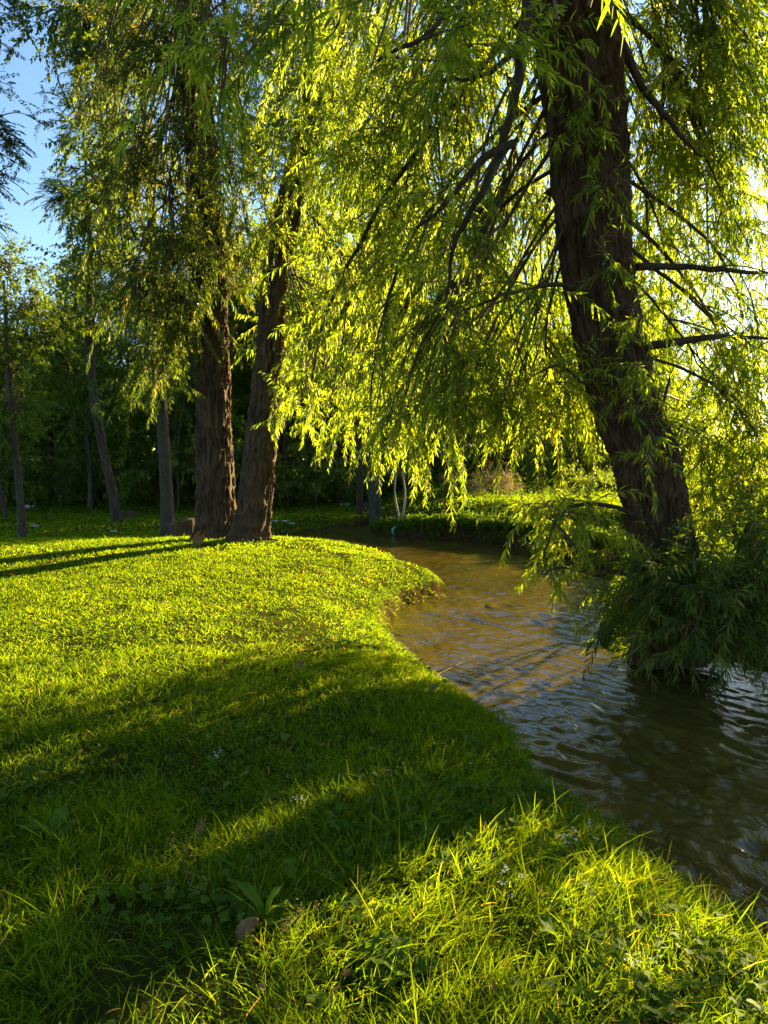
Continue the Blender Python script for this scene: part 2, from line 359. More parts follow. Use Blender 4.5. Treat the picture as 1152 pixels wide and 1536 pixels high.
class Crown:
    """branches, twigs and leaves of one tree; every blob is joined to the trunk by a limb"""
    def __init__(s, path, rads, mult=1.):
        s.mult = mult
        s.path = spline(np.column_stack([path, rads]), 120); s.limbs = []; s.tw = Acc(); s.lf = Acc()
    def blob(s, c, r, n, t=None, style='willow', ln=.85, per_m=48, L=.108, W=.0185, hi=False, droop=1.0, nsub=None, limb=None, limb_r=None, tint=.5, tip_t=1., fill=False):
        c = np.asarray(c, float); r = np.asarray(r, float); n = int(round(n * s.mult)) if limb is None else n
        if limb is None:
            if t is None: t = .7
            i = int(np.clip(t + rng.uniform(-.05, .05), .05, 1) * 119); a = s.path[i, :3]; dist = np.linalg.norm(c - a)
            mid = a * .45 + c * .55 + np.array([0, 0, .2 * dist]) + rng.normal(size=3) * .15 * dist
            lp = bez(a, mid, c, 24); lr0 = limb_r or min(.4 * s.path[i, 3], .008 + .0052 * dist)
        else:
            lp = spline(np.asarray(limb, float), 40); lr0 = limb_r or .05; dist = np.linalg.norm(lp[-1] - lp[0])
        lp = lp + np.cumsum(rng.normal(size=lp.shape) * .024 * dist / 5, 0) * np.linspace(0, 1, len(lp))[:, None]
        s.limbs.append((lp, np.linspace(lr0, min(.012, lr0 * .35), len(lp))))
        if n == 0: return
        ns = nsub or max(4, n // 7)
        u = rnd_unit(ns) * (rng.random((ns, 1)) ** (.33 if fill else .45)); q = c + u * r
        k = (len(lp) * (.35 + .64 * rng.random(ns))).astype(int).clip(0, len(lp) - 1)
        a = lp[k]; dd = np.linalg.norm(q - a, axis=1, keepdims=True)
        sub = bez_b(a, (a + q) / 2 + np.array([[0, 0, .18]]) * dd + .1 * dd * rng.normal(size=(ns, 3)), q, 9)
        V, Q = tubes(sub, np.linspace(1, .35, 9)[None, :] * (.006 + .006 * dd), 5); s.tw.add(V, Q)
        si = rng.integers(0, ns, n); f = .3 + .7 * rng.random(n) ** .7; fk = np.clip((f * 8), 0, 7.99); ki = fk.astype(int); fr = (fk - ki)[:, None]
        p0 = sub[si, ki] * (1 - fr) + sub[si, ki + 1] * fr
        tg = norm(sub[si, ki + 1] - sub[si, ki])
        L_ = ln * (.4 + 1.5 * rng.random(n) ** 2)
        tc = np.clip(tint + .22 * rng.normal(size=n), 0, 1)
        if style == 'willow':
            P = strands(p0, tg * .7 + 1.0 * rnd_unit(n) + np.array([[0, 0, .05]]), L_, 9, droop, .3)
            leaves_on(s.lf, P, per_m, L, W, .75, .5, 'willow', hi, tint_c=tc, curl=.15, spread=.4)
        elif style == 'broad':
            P = strands(p0, tg + .9 * rnd_unit(n) + np.array([[0, 0, .15]]), L_, 6, .5)
            leaves_on(s.lf, P, per_m, L, W, .9, .35, 'ovate', hi, tint_c=tc, up=.9, curl=.2, fold=.12)
        elif style == 'pinnate':
            P = strands(p0, tg * .6 + rnd_unit(n) * np.array([[1, 1, .5]]), L_, 7, 1.1)
            leaves_on(s.lf, P, per_m, L, W, 1.15, .15, 'ovate', hi, flat=True, tint_c=tc, up=1.6, curl=.1, fold=.08)
        V, Q = tubes(P, np.linspace(1, .3, P.shape[1])[None, :] * (.0022 + .0018 * L_)[:, None], 3); s.tw.add(V, Q)
    def build(s, par, base, leafmat, barkmat=None, twigmat=None, merge=False):
        if merge:
            acc = Acc()
            for lp, lr in s.limbs:
                V, Q = tubes(lp, lr, 7); acc.add(V, Q)
            if s.limbs: acc.build('branches', barkmat or M_BARK_DARK, par, base)
        else:
            for i, (lp, lr) in enumerate(s.limbs):
                V, Q = tubes(lp, lr, 8); c = np.repeat(lp, 8, axis=0)
                V = c + (V - c) * (1 + .12 * vnoise(V * 14, i))[:, None]
                mesh_obj('limb', V, Q, None, barkmat or M_BARK_DARK, par, base)
        cr = s.lf.build('crown', leafmat, par, base)
        if s.tw.n: s.tw.build('twigs', twigmat or M_TWIG, cr, None if base is None else base)
        return cr

def pxr(rx, ry, d, rd): return (rx * d / F, rd, ry * d / F)
exec_sections = []

# ================================================================== SETTING
M_SOIL = soil_mat()
th = np.concatenate([np.linspace(-38, 38, 560), np.linspace(40, 320, 90)]) * math.pi / 180
rr = np.concatenate([[.02, .3, .6, .9], np.geomspace(1.1, 45, 560), np.geomspace(47, 900, 60)])
X = rr[:, None] * np.sin(th)[None, :]; Y = rr[:, None] * np.cos(th)[None, :]
Z = ground(X.ravel(), Y.ravel()).reshape(X.shape)
nR, nT = X.shape; i = np.arange(nR - 1)[:, None] * nT; j = np.arange(nT)[None, :]; j2 = (j + 1) % nT
Q = np.stack([i + j, i + nT + j, i + nT + j2, i + j2], -1).reshape(-1, 4)
props(mesh_obj('ground', np.stack([X, Y, Z], -1), Q, None, M_SOIL), kind='structure')

def water():
    ys = np.concatenate([np.arange(-6, 1, .25), np.geomspace(1, 46, 620)]); xs0 = np.linspace(-1, 1, 520)
    Yg = np.repeat(ys[:, None], len(xs0), 1)
    lo = -1.0 - 5.5 * smooth(4, 13, ys); hi = 13 + 9 * smooth(16, 34, ys)
    Xg = lo[:, None] + (xs0[None, :] * .5 + .5) * (hi - lo)[:, None]
    # current runs from the far bend towards the near right; crests lie across and slant to it
    u = Xg * .85 + Yg * .5; v = Yg * .85 - Xg * .5
    z = 0
    fade = np.clip(9 / np.maximum(Yg, 1), .35, 1.4)
    w1 = n2(u * .7, v, .85, 31, 2); w5 = n2(u, v, .45, 45, 2); w2 = n2(u * 1.25 + .45 * w1, v * .5 + .3 * w5, .36, 33, 2); w3 = n2(u * 1.1 + .25 * w1 + .12 * w5, v * .55, .15, 37, 2); w4 = n2(u, v, .07, 39, 1)
    chop = .55 + .45 * n2(Xg, Yg, 2.2, 41, 2)
    z = (.016 * w1 + .034 * (1 - 2 * np.abs(w2)) * chop + .024 * (1 - 2 * np.abs(w3)) * (.35 + chop) + .007 * w4)
    Zg = WATER_Z + z * (.75 + .75 * smooth(9, 4.5, Yg))
    nR, nT = Xg.shape; i = np.arange(nR - 1)[:, None] * nT; j = np.arange(nT - 1)[None, :]
    Q = np.stack([i + j, i + j + 1, i + nT + j + 1, i + nT + j], -1).reshape(-1, 4)
    props(mesh_obj('water', np.stack([Xg, Yg, Zg], -1), Q, None, water_mat()), kind='structure')
water()

# ------------------------------------------------------------------ grass
def sector(r0, r1, dens, half=35):
    a = R(half); area = a * (r1 * r1 - r0 * r0); n = int(area * dens)
    r = np.sqrt(r0 * r0 + (r1 * r1 - r0 * r0) * rng.random(n)); t = (rng.random(n) * 2 - 1) * a
    return r * np.sin(t), r * np.cos(t)
def grass():
    acc = Acc()
    for (r0, r1, dens, L, W, hi) in ((1.0, 3.8, 7400, .115, .005, True), (3.8, 7, 4400, .085, .0058, True), (7, 13, 2600, .06, .0085, False), (13, 24, 850, .075, .015, False), (24, 40, 150, .13, .03, False), (40, 64, 32, .3, .07, False)):
        x, y = sector(r0, r1, dens)
        cl = n2(x, y, .22, 50, 2); big = n2(x, y, 1.3, 53, 3)
        bare = smooth(.34, .5, n2(x, y, .75, 57, 3) + .25 * np.exp(-((x + .9) ** 2 + (y - 13.4) ** 2 * .6) / 2.) + .22 * np.exp(-((x + 1.1) ** 2 + (y - 2.1) ** 2) / .35))
        keep = rng.random(len(x)) < (1 - .85 * bare) * np.clip(.85 + .45 * cl + .2 * big, np.where(y > 6, .5, .2), 1)
        x, y, cl, big = x[keep], y[keep], cl[keep], big[keep]
        # tufts: pull blades a little towards clump centres
        x = x + .02 * vnoise(np.stack([x / .09, y / .09, x * 0], -1), 3); y = y + .02 * vnoise(np.stack([x / .09, y / .09, x * 0 + 5], -1), 4)
        z, sd = ground(x, y, True)
        k = sd > .03 - .02 * rng.random(len(x)) + .22 * smooth(6, 7.5, y) * smooth(14, 12.5, y) * smooth(-.1, .5, n2(x, y, .6, 58, 2)); x, y, z, cl, big, sd = x[k], y[k], z[k], cl[k], big[k], sd[k]
        n = len(x)
        ln = L * (.55 + .8 * rng.random(n) ** 1.5) * (1 + .55 * np.clip(cl, -.6, 1)) * (1 + .35 * big)
        ln *= 1 + .45 * np.exp(-sd / .5) * smooth(9, 3, np.hypot(x, y))
        long_ = rng.random(n) < .05; ln[long_] *= 1.8
        lean = norm(np.stack([rng.normal(size=n), rng.normal(size=n), 1.1 + 1.2 * rng.random(n)], -1) + np.stack([n2(x, y, .5, 60, 1), n2(x, y, .5, 61, 1), np.zeros(n)], -1) * 1.1)
        nn = norm(np.stack([rng.normal(size=n), rng.normal(size=n), .4 + 0 * x], -1))
        ti = np.clip(.42 + .22 * big + .16 * cl + .17 * rng.normal(size=n), 0, .9)
        straw = rng.random(n) < .06; ti[straw] = .9 + .1 * rng.random(straw.sum()); lean[straw, 2] *= .35; lean = norm(lean)
        W_ = W * (.6 + .9 * rng.random(n) ** 2)
        leaf_mesh(acc, np.stack([x, y, z - .008], -1), lean, nn, ln, W_, 'blade', hi, .28, .18, ti)
    props(acc.build('grass', M_GRASS), kind='stuff')
rng = np.random.default_rng(100)
grass()

def fringe():
    acc = Acc(); A = POLY; B = np.roll(POLY, -1, 0); ln = np.linalg.norm(B - A, axis=1); mid = (A + B) / 2
    for a, b, l in zip(A, B, ln):
        m = (a + b) / 2; r = math.hypot(*m)
        if m[1] < .5 or r > 42 or (m[0] > 2.4 and 7.2 < m[1] < 11): continue
        n = int(l * np.clip(3400 / r, 110, 520)); f = rng.random(n)[:, None]; e = (b - a) / l; out = np.array([e[1], -e[0]])
        if sd_stream(np.array([m[0] + out[0] * .05]), np.array([m[1] + out[1] * .05]))[0] < 0: out = -out
        q = a + (b - a) * f + out * (rng.random((n, 1)) * .3 - .03); z, sd = ground(q[:, 0], q[:, 1], True)
        k = (sd > -.05) & (z > WATER_Z - .02) & (rng.random(n) < .65 + .7 * n2(q[:, 0], q[:, 1], .6, 44, 2)); q, z = q[k], z[k]; n = len(q)
        sc = np.clip(r / 9, .55, 2.2)
        d = norm(np.stack([-out[0] * .7 + .6 * rng.normal(size=n), -out[1] * .7 + .6 * rng.normal(size=n), .55 + .4 * rng.random(n)], -1))
        leaf_mesh(acc, np.stack([q[:, 0], q[:, 1], z - .01], -1), d, rnd_unit(n), (.1 + .16 * rng.random(n)) * (.8 + .25 * sc), .0065 * sc * (.7 + .7 * rng.random(n)), 'blade', r < 7, .9, .18, np.clip(.4 + .2 * rng.normal(size=n), 0, .9))
    props(acc.build('bank_grass', M_GRASS), kind='stuff')
rng = np.random.default_rng(101)
fringe()

def leaf_litter():
    acc = Acc()
    for r0, r1, dens, L in ((1.2, 5, 13, .042), (5, 14, 6, .05)):
        x, y = sector(r0, r1, dens); k = rng.random(len(x)) < .55 + .9 * n2(x, y, 1.1, 95, 2); x, y = x[k], y[k]
        z, sd = ground(x, y, True); k = sd > .05; x, y, z = x[k], y[k], z[k]; n = len(x)
        d = norm(np.stack([rng.normal(size=n), rng.normal(size=n), .25 * rng.normal(size=n)], -1))
        leaf_mesh(acc, np.stack([x, y, z + .03 + .035 * rng.random(n)], -1), d, norm(rnd_unit(n) * .6 + [[0, 0, 1.]]), L * (.6 + .8 * rng.random(n)), .014 + .012 * rng.random(n), 'willow', True, .1, .3)
    props(acc.build('fallen_leaf_litter', M_DRYLEAF), kind='stuff')
rng = np.random.default_rng(102)
leaf_litter()

def clover():
    acc = Acc()
    for r0, r1, dens in ((1.1, 4.5, 700), (4.5, 9, 150)):
        x, y = sector(r0, r1, dens)
        k = rng.random(len(x)) < smooth(-.05, .35, n2(x, y, .9, 70, 2) + .25 * n2(x, y, .2, 72, 1)); x, y = x[k], y[k]
        z, sd = ground(x, y, True); k = sd > .05; x, y, z = x[k], y[k], z[k]; n = len(x)
        h = .025 + .06 * rng.random(n); c = np.stack([x, y, z + h], -1); up = norm(np.array([[0, 0, 1.]]) + .45 * rnd_unit(n)); s = norm(np.cross(up, rnd_unit(n))); t = np.cross(up, s); ti = .2 + .7 * rng.random(n)
        sz = .014 + .018 * rng.random(n) ** 1.5
        for q in range(3):
            a = q * 2.094; d = s * math.cos(a) + t * math.sin(a)
            leaf_mesh(acc, c, norm(d + .15 * up), up, sz, sz * 1.05, 'ovate', True, .15, .1, ti)
        V, Q = tubes(np.stack([np.stack([x, y, z], -1), c], 1), np.full((n, 2), .0012), 3); acc.add(V, Q)
    props(acc.build('clover_ground_cover', M_CLOVER), kind='stuff')
rng = np.random.default_rng(103)
clover()

# ================================================================== THE LEANING WILLOW ON THE RIGHT
G_at = at
def right_willow():
    def at(px, py, d): return G_at(px, py, d * float(.845 + .155 * smooth(7, 4, d)))
    px = [(1010, 985, 9.75), (1003, 900, 9.75), (990, 800, 9.7), (968, 690, 9.6), (936, 600, 9.5), (912, 500, 9.4), (895, 400, 9.3), (887, 300, 9.2), (881, 200, 9.1), (868, 100, 8.9), (858, 0, 8.7), (846, -150, 8.5), (832, -350, 8.3), (825, -600, 8.2), (830, -900, 8.2)]
    path = np.array([at(*p) for p in px]); rads = [.82 * v for v in (.5, .43, .39, .39, .39, .40, .40, .42, .43, .45, .47, .42, .36, .28, .16)]
    base = np.array([path[0][0], path[0][1], gz(path[0][0], path[0][1])])
    t = thing('willow_tree', base, 'old willow with thick dark trunk leaning left over the stream on the right', 'tree')
    big_trunk('trunk', path, rads, M_BARK, t, base, 300, .028, .05, .05, .25, 3)
    c = Crown(path, rads, 1.6)
    B = lambda px, py, d, rx, ry, rd, n, tt, **k: c.blob(at(px, py, d), pxr(rx, ry, d, rd), n, tt, **k)
    # lit curtain over the stream, left of the trunk
    B(740, 40, 9.6, 110, 110, 1.0, 95, .72); B(640, 40, 10., 100, 110, 1.1, 95, .74); B(700, 210, 10., 110, 110, 1.0, 100, .66)
    B(590, 220, 10.6, 90, 120, 1.0, 85, .7); B(790, 300, 10.8, 80, 120, .9, 85, .6); B(640, 360, 10.8, 100, 90, 1., 95, .62)
    B(720, 440, 11.2, 100, 90, 1., 95, .55); B(560, 430, 11.5, 70, 90, 1., 65, .6); B(800, 500, 11.4, 80, 90, .9, 80, .5)
    B(640, 530, 10.4, 90, 70, .9, 80, .55); B(860, 590, 11.4, 60, 70, .8, 65, .42); B(560, 560, 11., 70, 60, .8, 50, .56)
    B(740, 600, 10.2, 80, 50, .8, 45, .48, ln=.9); B(640, 600, 9.6, 70, 40, .7, 35, .5, ln=.9, hi=True)
    B(500, 60, 10.5, 90, 110, 1., 70, .76)
    B(600, 645, 9.6, 60, 28, .6, 26, .5, ln=.55, hi=True); B(680, 615, 9.4, 55, 30, .6, 24, .5, ln=.55, hi=True); B(560, 640, 10.2, 50, 25, .6, 20, .55, ln=.55, hi=True); B(480, 620, 11.5, 60, 30, .7, 22, .58, ln=.55)
    B(760, 615, 9.8, 60, 30, .7, 24, .45, ln=.5, hi=True); B(840, 625, 10.4, 50, 35, .7, 24, .4, ln=.5, hi=True); B(540, 250, 11, 70, 120, 1., 60, .7)
    # thin side towards the bright sky
    B(1060, 60, 9.6, 90, 100, 1.2, 117, .72, ln=.9); B(1130, 200, 10.2, 90, 100, 1.2, 110, .66, ln=.9); B(1020, 230, 10.4, 60, 90, 1., 79, .64, ln=.9)
    B(1080, 360, 10.8, 100, 90, 1.2, 117, .58, ln=.9); B(1010, 450, 10.8, 50, 80, .9, 25, .5, ln=.8); B(1120, 480, 10.6, 70, 70, 1., 25, .5, ln=.8)
    B(1060, 570, 10.6, 70, 60, 1., 27, .42, ln=.8); B(1040, 660, 10.2, 50, 40, .8, 41, .3, ln=.7); B(990, 130, 9.8, 40, 90, .8, 49, .68, ln=.8); B(1120, 610, 10.8, 50, 45, .9, 25, .4, ln=.7); B(1140, 560, 11.2, 45, 60, .9, 25, .45, ln=.7); B(1110, 660, 11, 50, 30, .8, 49, .35, ln=.6); B(1140, 70, 10.5, 60, 80, 1, 57, .7)
    # shaded boughs that hang in front of the curtain
    P = lambda l: [at(*q) for q in l]
    c.blob(at(690, 380, 8.), pxr(70, 130, 8, .5), 16, limb=P([(800, -60, 8.5), (786, 60, 8.), (776, 140, 7.9), (764, 220, 7.9), (735, 310, 7.9), (700, 385, 7.9), (686, 430, 8.), (668, 490, 8.1)]), limb_r=.07, hi=True, ln=.7)
    c.blob(at(650, 300, 8.), pxr(70, 80, 8, .5), 22, limb=P([(770, 215, 7.9), (725, 235, 7.8), (690, 275, 7.8), (650, 320, 7.9), (620, 340, 8.)]), limb_r=.04, hi=True, ln=.7)
    c.blob(at(730, 130, 7.6), pxr(90, 90, 7.6, .6), 34, limb=P([(800, 30, 8.3), (765, 90, 7.8), (720, 120, 7.6), (670, 130, 7.5)]), limb_r=.04, hi=True, ln=.8)
    c.blob(at(640, 100, 6.6), pxr(90, 70, 6.6, .6), 22, limb=P([(800, -60, 8.2), (730, -20, 7.2), (660, 40, 6.7), (600, 80, 6.5)]), limb_r=.05, hi=True, ln=.8)
    c.blob(at(740, 420, 8.4), pxr(80, 80, 8.4, .5), 14, limb=P([(885, 440, 9.1), (830, 425, 8.7), (760, 440, 8.5), (700, 460, 8.4)]), limb_r=.03, hi=True, ln=.6)
    c.blob(at(840, 560, 8.8), pxr(50, 50, 8.8, .4), 12, limb=P([(915, 560, 9.2), (880, 575, 9.), (840, 545, 8.9), (800, 560, 8.8)]), limb_r=.02, hi=True, ln=.6)
    for (x, y, z, n) in ((5., 12.2, 2.2, 26), (4.3, 11.4, 1.9, 18), (5.8, 13., 2.7, 26), (5.2, 11.4, 2.6, 20), (6.2, 13.8, 2.2, 26)):
        c.blob((x, y, z), (.55, .5, .4), n, .22, ln=.6, limb_r=.022)
    # shoots on the trunk itself
    for (x, y, n) in ((900, 150, 9), (880, 200, 9), (905, 290, 7), (930, 480, 10), (950, 560, 12), (960, 640, 10), (985, 700, 6), (870, 60, 7), (920, 400, 5)):
        a = at(x, y, 9.0); b = at(x + rng.uniform(-25, 30), y - 10, 8.4)
        c.blob(b, (.25, .2, .25), n, limb=[a + np.array([0, .25, 0]), (a + b) / 2 + np.array([0, 0, .1]), b], limb_r=.012, hi=True, ln=.5, nsub=4)
    # right-hand limbs crossing the glare
    c.blob(at(1130, 400, 9.4), pxr(60, 50, 9.4, .6), 12, limb=P([(955, 400, 9.3), (1020, 398, 9.4), (1090, 402, 9.4), (1180, 412, 9.5)]), limb_r=.045, ln=.7)
    c.blob(at(1110, 520, 9.4), pxr(60, 40, 9.4, .6), 10, limb=P([(970, 520, 9.4), (1020, 512, 9.4), (1080, 508, 9.4), (1170, 518, 9.5)]), limb_r=.05, ln=.7)
    c.blob(at(1040, 180, 8.8), pxr(70, 60, 8.8, .6), 14, limb=P([(930, 60, 8.9), (965, 130, 8.9), (1020, 190, 8.9), (1060, 230, 8.9)]), limb_r=.05, ln=.7)
    # the low bough that dips to the water, lit by the sun
    low = P([(985, 790, 9.4), (920, 760, 9.1), (860, 760, 8.9), (830, 790, 8.8), (815, 835, 8.7)])
    c.blob(at(865, 770, 8.9), pxr(70, 30, 8.9, .4), 46, limb=low, limb_r=.03, hi=True, ln=.45, tint=.65)
    low2 = P([(1000, 880, 9.3), (930, 858, 9.), (880, 840, 8.8), (845, 805, 8.7), (800, 765, 8.7)])
    c.blob(at(880, 805, 8.85), pxr(62, 34, 8.9, .4), 44, limb=low2, limb_r=.025, hi=True, ln=.45, tint=.65)
    c.blob(at(825, 850, 8.7), pxr(22, 24, 8.9, .3), 11, limb=P([(960, 850, 9.3), (900, 862, 9.), (850, 850, 8.8), (815, 862, 8.7)]), limb_r=.016, hi=True, ln=.35, tint=.65)
    # bough reaching out over the meadow towards the camera, only its hanging tips are in view
    over = [path[-3], at(720, -520, 6.5), at(560, -330, 5.2), at(430, -140, 4.7), at(330, -60, 4.6)]
    c.blob(at(400, 20, 4.7), pxr(100, 80, 4.7, .5), 44, limb=over, limb_r=.09, hi=True, ln=.55, tint=.6)
    c.blob(at(330, 130, 4.5), pxr(40, 75, 4.5, .3), 24, limb=[over[-1], at(335, 20, 4.5), at(330, 130, 4.5)], limb_r=.014, hi=True, ln=.5, tint=.6)
    c.blob(at(560, 60, 3.6), pxr(90, 50, 3.6, .3), 9, limb=[over[1], at(640, -300, 4.), at(590, -60, 3.7), at(560, 40, 3.6)], limb_r=.005, hi=True, ln=.25, tint=.4)
    c.blob(at(880, 0, 3.6), pxr(60, 40, 3.6, .3), 5, limb=[over[0], at(900, -400, 5.), at(890, -100, 3.8), at(880, 0, 3.6)], limb_r=.006, hi=True, ln=.25, tint=.15)  # low tint paints shade into the leaves of this near spray
    # above the frame: unseen crown foliage over the near meadow, added to deepen its shade
    for (x, y, z) in ((-2.2, 1.5, 6.6), (-.4, .4, 6.4), (1.6, 1.6, 6.6), (-1.2, 3.4, 7.2), (.8, 3.6, 7.), (-3.6, 3.2, 7.2), (2.6, -.4, 6.4), (-2.6, -1.2, 6.2), (.2, -2.2, 6.2), (3.6, 3.2, 6.8), (-3.4, .6, 6.4), (2.6, 5.2, 7.4)):
        c.blob((x, y, z), (1.1, 1.1, .5), 55, .96, per_m=26, L=.15, W=.034, limb_r=.05)
    for q in ((760, -250, 9, 160, 120, 60, .85), (1000, -200, 9.5, 150, 120, 45, .8), (600, -200, 10, 150, 120, 60, .85)):
        B(q[0], q[1], q[2], q[3], q[4], 1.4, q[5], q[6], per_m=24, L=.12, W=.022)
    c.build(t, base, M_WILLOW, M_BARK_DARK)
rng = np.random.default_rng(104)
right_willow()

# ================================================================== THE TWO BIG TRUNKS
def tree_a():
    px = [(325, 812, 15.2), (324, 760, 15.2), (322, 680, 15.2), (320, 580, 15.2), (316, 450, 15.2), (308, 300, 15.2), (296, 150, 15.1), (284, 0, 15.), (275, -200, 15), (270, -500, 15)]
    path = np.array([at(*p) for p in px]); rads = [.385, .37, .35, .325, .31, .31, .29, .27, .22, .12]
    path[0, 2] = gz(path[0, 0], path[0, 1]) - .05; base = path[0].copy()
    t = thing('willow_tree', base, 'straight thick furrowed trunk, left of the touching pair at the lawn crest', 'tree', 'pair of big trunks on the lawn crest')
    big_trunk('trunk', path, rads, M_BARK, t, base, 200, .035, .05, .045, .3, 11)
    c = Crown(path, rads, 2.3)
    B = lambda px, py, d, rx, ry, rd, n, tt, **k: c.blob(at(px, py, d), pxr(rx, ry, d, rd), n, tt, **{**dict(L=.12, W=.026, per_m=44, ln=.7), **k})
    B(250, 60, 14.5, 110, 100, 1.6, 90, .8); B(180, 130, 15, 90, 110, 1.6, 80, .76); B(330, 130, 14.2, 90, 100, 1.4, 80, .75); B(240, 240, 14.5, 90, 100, 1.5, 85, .66)
    B(340, 280, 14, 80, 90, 1.3, 75, .62); B(190, 330, 15, 80, 80, 1.5, 70, .58); B(270, 390, 14.2, 80, 80, 1.3, 75, .52); B(350, 400, 15.6, 50, 80, 1.2, 55, .5)
    B(210, 460, 15, 70, 60, 1.4, 60, .48); B(285, 470, 14.6, 45, 40, 1.1, 45, .44, ln=.9); B(400, 60, 15, 80, 90, 1.4, 70, .8); B(250, 540, 14.8, 40, 40, 1., 22, .4, ln=.8)
    B(175, 30, 15.5, 70, 80, 1.4, 55, .85); B(280, -160, 15, 180, 110, 2., 70, .92, per_m=22, L=.14, W=.03)
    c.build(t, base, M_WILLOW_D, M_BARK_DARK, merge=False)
rng = np.random.default_rng(105)
tree_a()
def tree_b():
    px = [(375, 826, 14.3), (381, 770, 14.3), (390, 690, 14.3), (400, 580, 14.35), (406, 500, 14.4), (412, 420, 14.4), (428, 340, 14.5), (448, 260, 14.6), (466, 180, 14.7), (490, 90, 14.8), (515, 0, 15), (545, -150, 15.2), (560, -400, 15.4)]
    path = np.array([at(*p) for p in px]); rads = [.345, .315, .29, .26, .245, .23, .25, .24, .22, .21, .2, .17, .1]
    path[0, 2] = gz(path[0, 0], path[0, 1]) - .05; base = path[0].copy()
    t = thing('willow_tree', base, 'big furrowed trunk leaning right, nearer one of the touching pair on the lawn', 'tree', 'pair of big trunks on the lawn crest')
    big_trunk('trunk', path, rads, M_BARK, t, base, 190, .035, .05, .043, .32, 23)
    c = Crown(path, rads, 2.3)
    B = lambda px, py, d, rx, ry, rd, n, tt, **k: c.blob(at(px, py, d), pxr(rx, ry, d, rd), n, tt, **{**dict(L=.12, W=.025, per_m=44, ln=.7), **k})
    B(440, 90, 13.6, 90, 100, 1.4, 80, .8); B(540, 130, 14., 90, 100, 1.4, 80, .78); B(490, 240, 13.8, 90, 90, 1.3, 80, .66); B(380, 230, 14.8, 70, 80, 1.2, 60, .66)
    B(560, 330, 14, 80, 90, 1.3, 75, .6); B(470, 380, 15.2, 80, 80, 1.2, 70, .52); B(540, 470, 13.6, 80, 70, 1.2, 75, .46); B(460, 490, 15.2, 60, 70, 1.1, 60, .44)
    B(610, 510, 13.8, 60, 70, 1.1, 60, .45); B(490, 570, 13.4, 70, 45, 1.1, 55, .38, ln=.9); B(570, 590, 13.2, 70, 40, 1., 55, .38, ln=.9); B(420, 520, 15.2, 30, 50, .8, 22, .44, ln=.8)
    B(425, 290, 13.8, 45, 60, .8, 34, .7); B(440, 200, 13.8, 50, 50, .8, 30, .75); B(400, 380, 13.8, 30, 30, .6, 12, .6); B(640, 400, 14.2, 60, 80, 1.2, 55, .55); B(540, -120, 15, 160, 100, 2., 60, .92, per_m=22, L=.14, W=.03)
    c.build(t, base, M_WILLOW, M_BARK_DARK)
rng = np.random.default_rng(106)
tree_b()

